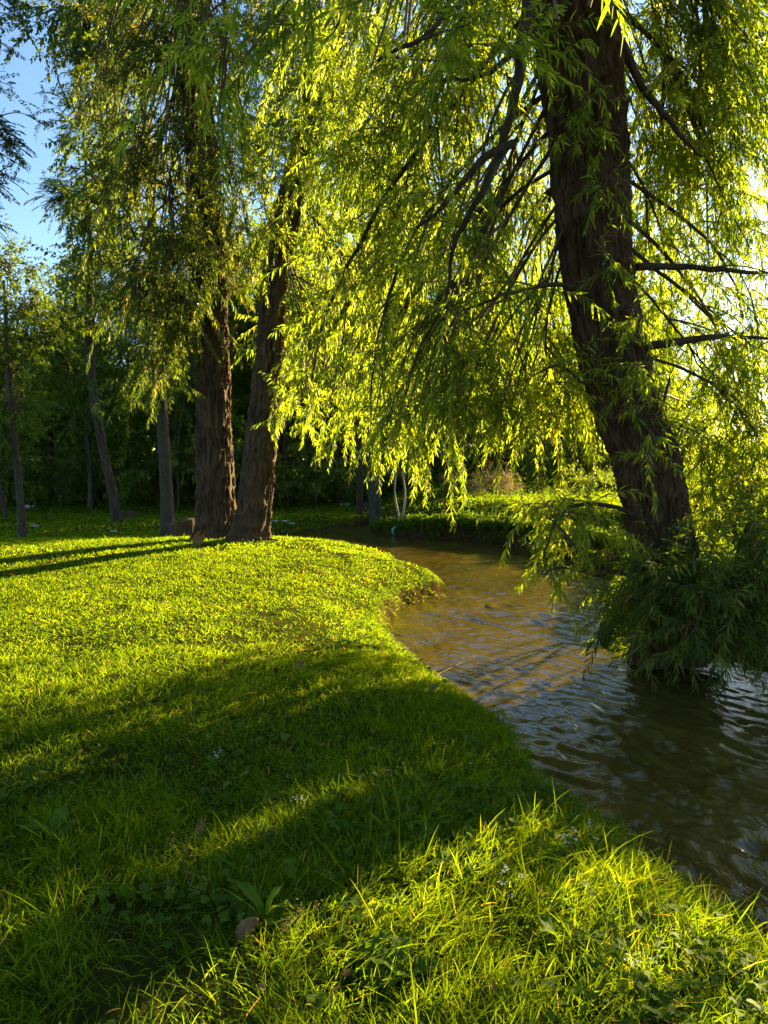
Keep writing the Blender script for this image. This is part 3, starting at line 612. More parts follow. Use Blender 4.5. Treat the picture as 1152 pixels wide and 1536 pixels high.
# ================================================================== SLIMMER TREES ON THE LEFT
def left_trees():
    # grey trunk
    path = np.array([at(*p) for p in [(252, 800, 20), (250, 740, 20), (246, 670, 20), (241, 590, 20), (236, 480, 20), (228, 330, 20), (215, 150, 20), (205, 0, 20), (200, -120, 20)]])
    path[0, 2] = gz(*path[0, :2]) - .05; rads = [.21, .17, .16, .15, .14, .12, .09, .06, .03]
    t = thing('broadleaf_tree', path[0], 'slender tree with smooth grey trunk standing behind the round stump', 'tree')
    small_trunk('trunk', path, rads, M_BARK_GREY, t, path[0], 20, 120, .06, 2)
    c = Crown(path, rads, 1.8); K = dict(style='broad', ln=.8, per_m=20, L=.13, W=.075)
    B = lambda px, py, d, rx, ry, rd, n, tt, **k: c.blob(at(px, py, d), pxr(rx, ry, d, rd), n, tt, **{**K, **k})
    B(190, 230, 19, 80, 60, 1.5, 110, .7, tint=.75); B(150, 60, 19, 75, 60, 1.5, 120, .85); B(180, 60, 19, 80, 70, 1.5, 120, .85); B(160, 330, 19.5, 70, 60, 1.5, 90, .62)
    B(215, 590, 19, 40, 30, .9, 34, .4, tint=.8, ln=.6); B(255, 560, 19.4, 35, 30, .9, 30, .4, tint=.8, ln=.6); B(180, 420, 19.5, 60, 50, 1.3, 70, .52); B(85, 15, 18.5, 50, 25, 1.2, 40, .88)
    B(230, 470, 19.5, 60, 40, 1.3, 60, .5); B(20, 50, 18, 50, 14, 1, 14, .9); B(190, -100, 19.5, 160, 70, 2, 110, .95)
    c.build(t, path[0], M_BROAD, M_BARK_GREY, merge=False)
    # leaning locust
    path = np.array([at(*p) for p in [(176, 778, 26), (168, 735, 26), (152, 660, 26), (139, 580, 26), (134, 500, 26), (136, 420, 26), (134, 330, 26), (130, 270, 26), (126, 180, 26)]])
    path[0, 2] = gz(*path[0, :2]) - .05; rads = [.2, .16, .15, .15, .14, .11, .08, .06, .03]
    t = thing('locust_tree', path[0], 'thin dark locust trunk curving up to feathery leaves against the blue sky', 'tree')
    small_trunk('trunk', path, rads, M_BARK_DARK, t, path[0], 16, 120, .06, 4)
    c = Crown(path, rads, 2.2); K = dict(style='pinnate', ln=.42, per_m=60, L=.075, W=.034, droop=1)
    B(115, 300, 26, 60, 40, 1.3, 120, .85); B(80, 290, 26, 40, 25, 1., 50, .85); B(150, 340, 26, 50, 40, 1.3, 90, .75); B(110, 180, 26, 50, 50, 1.3, 110, .95); B(150, 130, 26, 60, 60, 1.4, 120, .97)
    B(175, 250, 26, 50, 50, 1.3, 100, .88); B(130, 420, 26, 60, 50, 1.3, 110, .6); B(185, 400, 26, 45, 60, 1.3, 90, .65); B(105, 480, 26, 50, 40, 1.3, 70, .5); B(175, 500, 26, 50, 40, 1.2, 70, .5)
    B(150, 610, 25.2, 22, 14, .7, 14, .42, style='broad', L=.15, W=.08, per_m=20, tint=.95, ln=.5)
    c.build(t, path[0], M_LOCUST, M_BARK_DARK, merge=False)
    # locust at the left edge of the view
    path = np.array([at(*p) for p in [(-150, 860, 13), (-145, 700, 13), (-135, 500, 13), (-120, 300, 13), (-110, 100, 13), (-100, -60, 13)]])
    path[0, 2] = gz(*path[0, :2]) - .05; rads = [.2, .17, .15, .12, .09, .05]
    t = thing('locust_tree', path[0], 'locust outside the left edge, its feathery sprays reaching in against the sky', 'tree')
    small_trunk('trunk', path, rads, M_BARK_DARK, t, path[0], 16, 100, .06, 5)
    c = Crown(path, rads); K = dict(style='pinnate', ln=.34, per_m=75, L=.06, W=.026, droop=1)
    B(10, 130, 13, 30, 12, .6, 24, .8); B(15, 215, 13, 45, 25, .7, 60, .75); B(-10, 270, 13, 50, 30, .8, 60, .7); B(20, 195, 12.6, 50, 16, .5, 40, .72); B(-20, 330, 13, 40, 25, .8, 40, .65); B(-60, 60, 13, 70, 60, 1, 70, .9)
    B(-10, 0, 13, 70, 25, 1, 40, .95); B(-150, 200, 13, 100, 120, 1.4, 120, .8)
    c.build(t, path[0], M_LOCUST, M_BARK_DARK, merge=False)
    # slim trunk far left
    path = np.array([at(*p) for p in [(33, 793, 20), (31, 760, 20), (25, 690, 20), (18, 620, 20), (12, 540, 20), (9, 480, 20), (6, 420, 20)]])
    path[0, 2] = gz(*path[0, :2]) - .05; rads = [.13, .10, .09, .085, .08, .06, .03]
    t = thing('young_tree', path[0], 'slim pale-grey young trunk at the far left, leafy from knee to crown', 'tree')
    small_trunk('trunk', path, rads, M_BARK_GREY, t, path[0], 14, 100, .06, 6)
    c = Crown(path, rads, 2.4); K = dict(style='broad', ln=.5, per_m=26, L=.1, W=.055)
    B(25, 600, 20, 35, 40, .7, 44, .4); B(5, 650, 20, 30, 30, .7, 30, .35); B(15, 520, 20, 50, 40, .8, 60, .55); B(40, 450, 20, 60, 50, 1., 80, .75); B(10, 400, 20, 60, 40, 1., 70, .85); B(80, 500, 20.5, 40, 30, .8, 30, .6); B(25, 690, 20, 16, 20, .4, 10, .25)
    c.build(t, path[0], M_BROAD, M_BARK_GREY, merge=False)
rng = np.random.default_rng(107)
left_trees()

# ================================================================== WOODS BEHIND
def proto_tree(h, tr, spread, style, kw, nb, nper, name, bark, leafm, seed, low=.32):
    path = np.array([[0, 0, -.1], [.1, .05, h * .2], [-.05, .1, h * .45], [.12, 0, h * .7], [.1, .1, h * .95]]) + np.column_stack([rng.normal(size=(5, 2)) * .12, np.zeros(5)])
    path[0, :2] = 0; rads = [tr * 1.25, tr, tr * .8, tr * .5, .03]
    t = thing(name, (0, 0, 0), '', 'tree')
    small_trunk('trunk', path, rads, bark, t, None, 9, 40, .08, seed)
    c = Crown(path, rads)
    for b in range(nb):
        f = low + (1 - low) * (b + .5) / nb; a = rng.random() * 6.28; w = spread * (1 - .75 * abs(f - .55) ** 1.2) * (.35 + .5 * rng.random())
        c.blob((w * math.cos(a), w * math.sin(a), h * f), (spread * .42, spread * .42, h * .11), nper, max(.1, f - .12), style=style, fill=True, **kw)
    c.build(t, None, leafm, bark, merge=True)
    return t
KB = dict(ln=1.0, per_m=11, L=.22, W=.13)
KW = dict(ln=1.5, per_m=20, L=.17, W=.035)
KP = dict(ln=.8, per_m=30, L=.12, W=.06)
protos = {'elm': proto_tree(11, .17, 3.2, 'broad', KB, 17, 62, 'broadleaf_tree', M_BARK_DARK, M_FOREST, 1, .2),
          'ash': proto_tree(13, .15, 2.6, 'broad', KB, 17, 58, 'broadleaf_tree', M_BARK_GREY, M_FOREST, 2, .3),
          'wil': proto_tree(11, .22, 3.4, 'willow', KW, 15, 50, 'willow_tree', M_BARK_DARK, M_WILLOW_D, 3, .28),
          'loc': proto_tree(12, .13, 2.6, 'pinnate', KP, 15, 70, 'locust_tree', M_BARK_DARK, M_LOCUST, 4, .3)}
def proto_shrub(name, n, style, kw, h, w, mat, nb=6):
    t = thing(name, (0, 0, 0), '', 'shrub')
    path = np.array([[0, 0, -.05], [.02, 0, h * .2], [0, .02, h * .45]]); c = Crown(path, [.03, .025, .015])
    for b in range(nb):
        a = b * 6.28 / nb + rng.random(); c.blob((w * .5 * math.cos(a), w * .5 * math.sin(a), h * (.3 + .4 * rng.random())), (w * .4, w * .4, h * .33), n // nb, .5, style=style, fill=True, limb_r=.015, **kw)
    c.build(t, None, mat, M_TWIG, merge=True)
    return t
shr = {'bush': proto_shrub('shrub', 170, 'broad', dict(ln=.6, per_m=16, L=.13, W=.075), 2.0, 2.4, M_FOREST),
       'wbush': proto_shrub('willow_shrub', 150, 'willow', dict(ln=.8, per_m=26, L=.13, W=.024), 2.0, 2.4, M_WILLOW_D)}
used = set()
def place(p, key, loc, s, rot, label, group, cat='tree'):
    o = p if key not in used else copy_tree(p); used.add(key)
    o.location = loc; o.scale = (s, s, s * (.92 + .16 * rng.random())); o.rotation_euler = (0, 0, rot); o['label'] = label; o['category'] = cat; o['group'] = group
    return o
def wood():
    side = [(-27, 33), (-23, 36), (-19.5, 33.5), (-16.5, 37), (-13.2, 34.5), (-10.8, 38), (-8.4, 36), (-6, 40), (-3.6, 38), (-24, 43), (-18, 44), (-12, 45), (-7, 47), (-2, 45), (-1.4, 40.5), (-30, 46), (-21, 51), (-14.5, 53), (-5, 54), (-26, 39), (-15, 40), (-9.5, 42.5), (-4.5, 44), (-18.5, 48), (-11, 50), (.5, 50), (-20.5, 40)]
    lab = {'elm': 'round-crowned dark tree in the shaded wood behind the left lawn', 'ash': 'tall grey-barked tree in the shaded wood behind the left lawn', 'loc': 'feathery locust in the shaded wood behind the left lawn', 'wil': 'drooping willow in the shaded wood behind the left lawn'}
    for k, (x, y) in enumerate(side):
        kk = ['elm', 'ash', 'loc', 'elm', 'ash', 'wil'][k % 6]
        place(protos[kk], kk, (x + rng.normal() * .5, y + rng.normal() * .5, gz(x, y)), (.95 + .4 * rng.random()) * (.78 if x / y < -.36 else 1.), rng.random() * 6.28, lab[kk], 'trees of the shaded wood on the left')
    lab = {'elm': 'dark round-crowned tree in the row behind the sunlit far bank', 'ash': 'grey-barked tree in the row behind the sunlit far bank', 'loc': 'feathery locust in the row behind the sunlit far bank', 'wil': 'drooping willow in the row behind the sunlit far bank'}
    right = [(1.5, 41), (4, 42.5), (6.5, 40.5), (9.2, 43), (11.5, 41), (14.5, 44), (3, 48), (8, 49), (13, 50), (13.6, 41), (16.5, 48)]
    for k, (x, y) in enumerate(right):
        kk = ['wil', 'elm', 'wil', 'ash', 'wil', 'elm'][k % 6]
        place(protos[kk], kk, (x, y, gz(x, y)), .8 + .3 * rng.random(), rng.random() * 6.28, lab[kk], 'trees behind the far bank')
    # bushes closing the wood at its foot
    for k in range(48):
        x = -31 + k * 1.0 + rng.normal() * .4; y = 34 + 6 * rng.random() + (5 if x > -2 else 0)
        kk = 'bush' if k % 3 else 'wbush'
        place(shr[kk], kk, (x, y, gz(x, y)), .9 + 1.0 * rng.random(), rng.random() * 6.28, 'low dark bush at the foot of the shaded wood', 'bushes at the foot of the wood', 'shrub')
rng = np.random.default_rng(108)
wood()
def far_wood():
    acc = Acc()
    for n, x0, x1, y0, y1, h in ((80000, -75, 24, 56, 74, 15.5), (22000, 10, 120, 88, 120, 3.6)):
        x = rng.uniform(x0, x1, n); y = rng.uniform(y0, y1, n)
        hh = h * (.7 + .3 * n2(x, y, 7., 80, 2) + .12 * n2(x, y, 2.5, 82, 2)) * (1 - .4 * smooth(x1 - 14, x1, x))
        z = ground(x, y) + hh * rng.random(n) ** .8
        leaf_mesh(acc, np.stack([x, y, z], -1), norm(rnd_unit(n) + [[0, 0, -.4]]), norm(rnd_unit(n) + [[0, 0, .8]]), .55 + .3 * rng.random(n), .3 + .2 * rng.random(n), 'ovate', False, .2, .1)
    props(acc.build('far_wood', M_FOREST), kind='stuff')
rng = np.random.default_rng(109)
far_wood()

def ensure(p): return copy_tree(p)
def far_trunks():
    # two trunks by the bend
    specs = [((563, 777, 29), (556, 560, 29), .24, M_BARK_GREY, 'grey trunk rising beside the stream bend, thicker of the two there', 'wil_lit'),
             ((539, 772, 30), (537, 560, 30), .13, M_BARK_DARK, 'thin black trunk just left of the grey trunk at the bend', 'thin')]
    for a, b, r, m, lab, kk in specs:
        p0 = at(*a); p0[2] = gz(*p0[:2]) - .05; p1 = at(*b)
        path = np.array([p0, p0 * .66 + p1 * .34 + [.03, 0, 0], p1, p1 + [-.2, 0, 2.2], p1 + [-.1, .2, 4.5]])
        t = thing('riverside_tree', p0, lab, 'tree'); rads = [r * 1.2, r, r * .85, r * .6, .04]
        small_trunk('trunk', path, rads, m, t, p0, 14, 80, .07, 8)
        c = Crown(path, rads)
        for q in range(7):
            off = np.array([rng.normal() * 1.4, rng.normal() * 1.2, 4.2 + q * .75 + rng.random()]); c.blob(p0 + off, (1.2, 1.2, .8), 42, .45 + .07 * q, ln=1.2, per_m=22, L=.16, W=.032)
        c.build(t, p0, M_WILLOW, M_BARK_DARK, merge=True)
    # slim bare trunks in the gloom beyond the bend
    for k, (x, y0, d, r) in enumerate([(432, 755, 36, .09), (445, 745, 38, .07), (505, 742, 40, .09), (516, 742, 40, .09), (478, 740, 42, .07), (268, 745, 33, .05), (232, 742, 38, .07), (130, 730, 42, .12), (8, 752, 28, .07)]):
        p0 = at(x, y0, d); p0[2] = gz(*p0[:2]) - .05; h = 5 + rng.random() * 2
        path = np.array([p0, p0 + [rng.normal() * .15, 0, h * .5], p0 + [rng.normal() * .3, 0, h]])
        t = thing('young_tree', p0, 'slim dark young trunk in the gloom before the wood', 'tree', 'slim trunks before the wood')
        small_trunk('trunk', path, [r * 1.2, r, r * .5], M_BARK_DARK, t, p0, 9, 40, .07, k)
        c = Crown(path, [r * 1.2, r, r * .5])
        for q in range(4): c.blob(p0 + [rng.normal() * .8, rng.normal() * .8, h * (.62 + .12 * q)], (.9, .9, .6), 26, .7 + .07 * q, style='broad', ln=.7, per_m=13, L=.17, W=.1)
        c.build(t, p0, M_FOREST, M_BARK_DARK, merge=True)
rng = np.random.default_rng(110)
far_trunks()

# ------------------------------------------------------------------ far bank: sapling with rag, weeds, bushes
def far_bank():
    p0 = at(602, 795, 24.2); p0[2] = gz(*p0[:2])
    t = thing('sapling', p0, 'bare two-stemmed sapling at the water edge of the far bank', 'sapling')
    top1 = at(594, 690, 24.2); top2 = at(604, 690, 24.2)
    for top, k in ((top1, 0), (top2, 1)):
        mid = (p0 + top) / 2 + [(-.12, .1)[k], 0, -.2]; small_trunk('stem', np.array([p0 + [0, 0, -.1], mid, top, top + [(-.1, .25)[k], 0, 1.2]]), [.05, .035, .025, .012], M_PALEBARK, t, p0, 8, 40, .05, k)
    c = Crown(np.array([p0, top1]), [.03, .02])
    for q in range(4): c.blob(top1 + [rng.normal() * .5 + .2, rng.normal() * .4, .6 + .5 * q], (.5, .5, .4), 14, .95, limb_r=.012, ln=.6, per_m=30, L=.11, W=.02)
    c.build(t, p0, M_WILLOW, M_TWIG, merge=True)
    # rag
    q0 = at(600, 793, 23.9); n, m = 14, 18
    u = np.linspace(0, 1, n)[:, None]; v = np.linspace(0, 1, m)[None, :]
    X = (u - .5) * (.12 + .22 * v) + .05 * np.sin(v * 7 + u * 3) - .12 * v; Yy = .05 * np.sin(u * 14 + v * 4) + 0 * v; Zz = .28 - .5 * v + .05 * np.cos(u * 9)
    V = np.stack([q0[0] + X, q0[1] + Yy, q0[2] + Zz], -1).reshape(-1, 3); i = np.arange(n - 1)[:, None] * m; j = np.arange(m - 1)[None, :]
    Qd = np.stack([i + j, i + j + 1, i + m + j + 1, i + m + j], -1).reshape(-1, 4)
    o = mesh_obj('rag', V, Qd, None, plain_mat('teal_cloth', (.12, .42, .38), .8)); md = o.modifiers.new('s', 'SOLIDIFY'); md.thickness = .006
    props(o, 'torn turquoise rag caught on the sapling at the far bank', 'rag')
    small = np.array([at(612, 808, 23.6) + [-.03, 0, -.08], at(622, 790, 23.7), at(632, 775, 23.9)])
    o = small_trunk('driftwood_stick', small, [.07, .06, .03], M_PALEBARK, None, None, 10, 30, .1, 3); props(o, 'pale broken driftwood stick leaning at the far bank beside the turquoise rag', 'driftwood')
    # weeds on the bank crest
    acc = Acc()
    n = 1500; x = rng.uniform(.6, 9.5, n); y = rng.uniform(20, 30, n); z, sd = ground(x, y, True)
    k = (sd > .05) & (rng.random(n) < -.05 + .7 * n2(x, y, 1.4, 90, 2) + .3 * smooth(25, 28, y)); x, y, z = x[k], y[k], z[k]; n = len(x)
    P = strands(np.stack([x, y, z], -1), np.stack([rng.normal(size=n) * .35, rng.normal(size=n) * .35, np.ones(n)], -1), .18 + .3 * rng.random(n), 5, .5)
    leaves_on(acc, P, 34, .12, .03, .8, .1, 'willow', False, tint_c=.5 + .3 * rng.normal(size=n)); V, Q = tubes(P, np.full(P.shape[:2], .003), 3); acc.add(V, Q)
    fr = np.array(FRONT + RB[:2]); ii = rng.integers(0, len(fr) - 1, 2600); f = rng.random((2600, 1)); q = fr[ii] * (1 - f) + fr[ii + 1] * f
    q = q + np.stack([.25 * rng.random(2600), .75 * rng.random(2600) ** 1.5 - .1], -1); z, sd = ground(q[:, 0], q[:, 1], True); k = (z > WATER_Z + .04); q, z = q[k], z[k]; n = len(q)
    P = strands(np.stack([q[:, 0], q[:, 1], z], -1), np.stack([rng.normal(size=n) * .4, -.5 + rng.normal(size=n) * .35, .7 + 0 * z], -1), .14 + .22 * rng.random(n), 5, 4.)
    leaves_on(acc, P, 40, .1, .028, .8, .1, 'willow', False, tint_c=.4 + .3 * rng.normal(size=n)); V, Q = tubes(P, np.full(P.shape[:2], .003), 3); acc.add(V, Q)
    props(acc.build('bank_weeds', M_CLOVER), kind='stuff')
    # bushes on that bank
    for (px, py, d, s, lab, kk) in ((745, 745, 27.5, 0, 'dry straw-brown bush on the crest of the far bank', 'dry'), (700, 752, 28, .55, 'low leafy bush left of the dry bush on the far bank', 'wbush'), (985, 735, 24, .75, 'sunlit bush on the far bank just behind the leaning trunk', 'bush'),
                              (880, 738, 30, .6, 'sunlit yellow-green bush on the far bank left of the leaning trunk', 'bush'), (830, 738, 31, .5, 'small sunlit bush right of the dry bush on the far bank', 'wbush')):
        p = at(px, py, d); p[2] = gz(p[0], p[1])
        if kk == 'dry':
            t = thing('dry_bush', p, lab, 'shrub'); c = Crown(np.array([p, p + [0, 0, .3]]), [.02, .02])
            for q in range(6): c.blob(p + [rng.normal() * .7, rng.normal() * .4, .35 + .3 * rng.random()], (.5, .5, .35), 60, .5, style='broad', ln=.45, per_m=26, L=.07, W=.02, limb_r=.01)
            c.build(t, p, M_DRYGRASS, M_PALEBARK, M_PALEBARK, merge=True)
        else: place(shr[kk], kk, p, s, rng.random() * 6, lab, 'bushes on the far bank', 'shrub')
rng = np.random.default_rng(111)
far_bank()

# ------------------------------------------------------------------ right bank: dark willow shrub round the trunk, bushes, distant trees
def right_bank():
    spec = [(1085, 900, 7.45, 'dark willow shrub trailing into the water below the leaning trunk', [(1040, 880, 45, 36, 36), (1090, 870, 55, 45, 46), (1145, 850, 50, 55, 40), (1000, 885, 34, 34, 26), (1065, 825, 45, 36, 26), (1120, 800, 50, 36, 24), (975, 860, 24, 30, 14), (1080, 915, 55, 18, 30), (1140, 910, 45, 20, 30), (1200, 870, 60, 55, 40), (950, 905, 28, 22, 20), (985, 930, 32, 20, 26), (1030, 940, 40, 22, 32), (1085, 950, 45, 18, 34), (1140, 945, 45, 18, 30), (1020, 840, 40, 30, 22), (960, 840, 26, 26, 16)]),
            (1120, 760, 9.4, 'sunlit willow shrub right of the leaning trunk, behind the dark one', [(1080, 740, 50, 45, 44), (1130, 720, 50, 50, 44), (1100, 680, 50, 30, 34), (1150, 670, 50, 30, 34), (1060, 800, 40, 40, 34), (1130, 800, 50, 40, 40), (1180, 760, 50, 60, 40)]),
            (1040, 700, 11.6, 'thin sunlit willow bush behind the leaning trunk on its right', [(1030, 690, 40, 30, 16), (1060, 650, 40, 30, 14), (1090, 690, 40, 35, 18), (1050, 740, 50, 30, 18)])]
    for i, (px, py, d, lab, blobs) in enumerate(spec):
        p = at(px, py, d + .6); p[2] = gz(p[0], p[1])
        t = thing('willow_shrub', p, lab, 'shrub'); path = np.array([p, p + [0, 0, .3], p + [.05, -.1, .6]]); c = Crown(path, [.06, .05, .04])
        for (x, y, rx, ry, n) in blobs: c.blob(at(x, y, d + rng.normal() * .3), pxr(rx, ry, d, .6), int(n * (1.2 if i == 0 else 1.1)), .6, ln=.55, per_m=38, L=.118, W=.021, hi=True, limb_r=.03, droop=[.5, 1.2, 1.2][i], tint=.55)
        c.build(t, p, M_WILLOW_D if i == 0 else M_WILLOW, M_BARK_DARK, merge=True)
    p = at(1088, 893, 7.5); n, m = 10, 14                                         # pale scrap of sheeting caught in the shrub
    u = np.linspace(0, 1, n)[:, None]; v = np.linspace(0, 1, m)[None, :]
    V = np.stack([p[0] + (u - .5) * (.05 + .09 * v * (1 - .5 * v)) + .025 * np.sin(v * 13), p[1] + .05 * np.sin(u * 8 + v * 5), p[2] + .15 - .32 * v + .03 * np.sin(u * 11 + v * 3)], -1).reshape(-1, 3)
    i = np.arange(n - 1)[:, None] * m; j = np.arange(m - 1)[None, :]
    o = mesh_obj('plastic_scrap', V, np.stack([i + j, i + j + 1, i + m + j + 1, i + m + j], -1).reshape(-1, 4), None, plain_mat('grey_plastic', (.45, .47, .5), .4)); md = o.modifiers.new('s', 'SOLIDIFY'); md.thickness = .004
    props(o, 'crumpled pale grey plastic scrap caught in the dark willow shrub', 'plastic scrap')
    for k, (x, y, s) in enumerate([(15, 19, .6), (18, 23, .7), (14.5, 20.5, .5), (15.5, 24, .5), (18, 28, .7), (22, 30, 1.2), (28, 40, 1.5), (34, 52, 1.8), (24, 52, 1.6), (45, 70, 2.4), (36, 74, 2.2)]):
        kk = 'bush' if k % 2 else 'wbush'
        place(shr[kk], kk, (x, y, gz(x, y)), s, rng.random() * 6, 'sunlit bush in the field beyond the leaning willow on the right', 'bushes in the right-hand field', 'shrub')
rng = np.random.default_rng(112)
right_bank()
def shade_willow():  # tree added out of view; leaf clumps placed to shade lawn and water
    p = np.array([7.3, 11.1, 0.]); p[2] = gz(7.3, 11.1); path = np.array([p + [0, 0, -.1], p + [.1, 0, 1.5], p + [.3, .1, 3.2], p + [.5, 0, 5.5], p + [.8, .2, 8]]); rads = [.4, .33, .3, .25, .1]
    t = thing('willow_tree', p, 'unseen willow added outside the right edge to shade the near lawn', 'tree')
    small_trunk('trunk', path, rads, M_BARK, t, p, 24, 120, .08, 12)
    c = Crown(path, rads)
    for (x, y, z, n) in ((7.4, 11.6, 1.7, 36), (7.2, 10.9, 2.9, 10), (7.6, 11.5, 3.6, 10), (8.2, 12, 4.4, 20), (7.4, 10.4, 4.2, 12), (6.6, 8.7, 1.2, 70), (7.6, 9., 1.3, 60), (8.4, 8.8, 1.8, 60), (7.2, 9.1, 2.2, 30), (7.6, 9.6, 3.9, 8), (8.8, 9.6, 2.6, 24), (7, 10.2, 1.2, 60), (7.2, 10.7, .6, 170), (7.0, 10.2, .9, 150), (7.4, 11.3, .9, 150), (6.6, 9.4, .8, 100), (7.6, 12., 1.2, 100), (7.6, 12.6, .7, 60), (9, 8.2, 2.8, 40)):
        c.blob((x, y, p[2] + z), (.6, .5, .6), n, .4, per_m=34, L=.13, W=.028)
    c.build(t, p, M_WILLOW, M_BARK_DARK)
rng = np.random.default_rng(113)
shade_willow()

# ------------------------------------------------------------------ small things
def disc_stump(px, py, d, r, h, lab, name='tree_stump', tilt=0.):
    p = at(px, py, d); p[2] = gz(p[0], p[1]) - .05
    n = 64; a = np.arange(n) * 2 * math.pi / n; prof = [(0, 1.25), (.12, 1.1), (.35, 1.02), (.7, 1.), (.97, .98), (1., .95)]
    V = []
    for f, w in prof:
        k = w * r * (1 + .09 * np.cos(a * 4 + 1) + .05 * np.cos(a * 2 + .4) + .04 * np.cos(a * 7) + .035 * vnoise(np.stack([np.cos(a) * 7, np.sin(a) * 7, 0 * a + f], -1), 6)) + .012 * vnoise(np.stack([np.cos(a) * 20, np.sin(a) * 20, 0 * a], -1), 8)
        V.append(np.stack([k * np.cos(a), k * np.sin(a), np.full(n, f * h) + tilt * np.cos(a) * f * h], -1))
    V = np.concatenate(V); rings = len(prof); i = np.arange(rings - 1)[:, None] * n; j = np.arange(n)[None, :]; j2 = (j + 1) % n
    Q = np.stack([i + j, i + j2, i + n + j2, i + n + j], -1).reshape(-1, 4)
    t = thing(name, p, lab, 'stump'); mesh_obj('bark_side', V, Q, None, M_BARK, t)
    top = V[-n:]; rows = [top * np.array([s, s, 1]) + [0, 0, .004 + (.012 if s < .7 else 0)] for s in (1.0, .8, .55, .3, .05)]
    W = np.concatenate(rows); i = np.arange(4)[:, None] * n
    mesh_obj('cut_top', W, np.stack([i + j, i + j2, i + n + j2, i + n + j], -1).reshape(-1, 4), None, M_WOOD, t)
disc_stump(274, 803, 17.6, .34, .46, 'broad low sawn tree stump left of the big straight trunk', tilt=.16)
disc_stump(192, 772, 29, .32, .3, 'small dark stump right of the curving locust trunk')
disc_stump(546, 757, 34, .3, .3, 'far low stump beside the thin black trunk at the bend')

def dry_leaf(px, py, z_off, L, W, lab, ang, roll, mat=M_DRYLEAF, cat='leaf', name='fallen_leaf', pit=.5):
    p = on(px, py, -.02); p[2] = gz(p[0], p[1]) + z_off
    n, m = 13, 7; u = np.linspace(0, 1, n)[:, None]; v = np.linspace(-1, 1, m)[None, :]
    w = W * .5 * np.sin(math.pi * u ** .8) ** .8 * (1 + .12 * np.sin(u * 30)); x = L * (u - .5) + 0 * v; y = w * v; z = .35 * W * v * v * (.5 + u) + .12 * L * np.sin(u * 3.1) + .02 * L * np.sin(v * 8 + u * 7)
    V = np.stack([x, y, z], -1).reshape(-1, 3); i = np.arange(n - 1)[:, None] * m; j = np.arange(m - 1)[None, :]
    o = mesh_obj(name, V, np.stack([i + j, i + m + j, i + m + j + 1, i + j + 1], -1).reshape(-1, 4), None, mat, tint=np.clip(.5 + .4 * np.sin(V[:, 0] * 40) * 0 + .5 * rng.random(len(V)) * .4, 0, 1))
    md = o.modifiers.new('s', 'SOLIDIFY'); md.thickness = .0012
    o.location = p; o.rotation_euler = (roll, -pit, ang); props(o, lab, cat); return o
dry_leaf(303, 1240, .05, .08, .03, 'brown curled fallen leaf standing in shaded grass', 1.0, .3, pit=.9)
dry_leaf(372, 1392, .05, .095, .055, 'pale tan curled fallen leaf below the upright dock leaf', .4, .6)
dry_leaf(296, 832, .10, .34, .2, 'large reddish-brown dead leaf on the lawn before the two trunks', 1.2, .9, pit=.7)
dry_leaf(985, 1238, .0, .16, .08, 'brown dead leaf at the stream edge on the right', -.6, .2, pit=.2)
dry_leaf(650, 1000, .04, .1, .055, 'yellow fallen leaf near the bank edge', .2, .5, M_DRYGRASS)
dry_leaf(450, 990, .03, .1, .05, 'rusty fallen leaf alone in the middle of the sunlit lawn', .8, .4)

def dock(px, py, nl, L, W, lab, upright=.5):
    p = on(px, py, -.02); p[2] = gz(p[0], p[1])
    t = thing('dock_plant', p, lab, 'plant')
    for k in range(nl):
        a = k * 2.4 + rng.random(); l = L * (.7 + .5 * rng.random()); el = upright + .35 * rng.random()
        n, m = 14, 7; u = np.linspace(0, 1, n)[:, None]; v = np.linspace(-1, 1, m)[None, :]
        w = W * .5 * (np.sin(math.pi * np.clip((u - .12) / .88, 0, 1) ** .75) ** .8 + .05)
        th_ = el * 1.4 - u * (1.0 + .5 * rng.random()); dx = np.cumsum(np.cos(th_), 0) * l / n; dz = np.cumsum(np.sin(th_), 0) * l / n
        wave = .12 * W * np.sin(u * 16 + v * 2) * np.abs(v)
        lx = dx + 0 * v; ly = w * v; lz = dz + .3 * w * np.abs(v) + wave
        V = np.stack([lx * math.cos(a) - ly * math.sin(a), lx * math.sin(a) + ly * math.cos(a), lz], -1).reshape(-1, 3)
        i = np.arange(n - 1)[:, None] * m; j = np.arange(m - 1)[None, :]
        mesh_obj('leaf', V, np.stack([i + j, i + m + j, i + m + j + 1, i + j + 1], -1).reshape(-1, 4), None, M_CLOVER, t, None, np.full(len(V), .35 + .5 * rng.random()))
dock(400, 1370, 3, .22, .05, 'upright dock plant with one tall lit leaf, above the tan fallen leaf', .95)
dock(608, 1432, 5, .16, .075, 'broad dock plant low in the shaded grass at bottom centre', .5)
dock(545, 1415, 4, .13, .06, 'dock plant left of the broad one at bottom centre', .5)
dock(470, 1500, 4, .12, .06, 'small round-leaved plant by the bottom edge left of centre', .35)
dock(840, 1360, 5, .14, .06, 'grey-green plant in the sunlit patch right of centre', .5)
dock(980, 1450, 4, .15, .06, 'broad-leaved plant in the grass at lower right', .5)
dock(700, 1072, 4, .18, .09, 'broad-leaved plant at the bank edge in the middle', .3)
dock(815, 1120, 5, .16, .08, 'leafy plant overhanging the water at the bank edge', .4)
dock(500, 965, 4, .22, .06, 'dark upright weed on the sunlit lawn near the bank', .8)
dock(80, 1250, 5, .16, .07, 'broad-leaved plant in deep shade at far left', .5)
dock(1120, 1380, 5, .17, .07, 'leafy plant at the water edge in the lower right corner', .5)

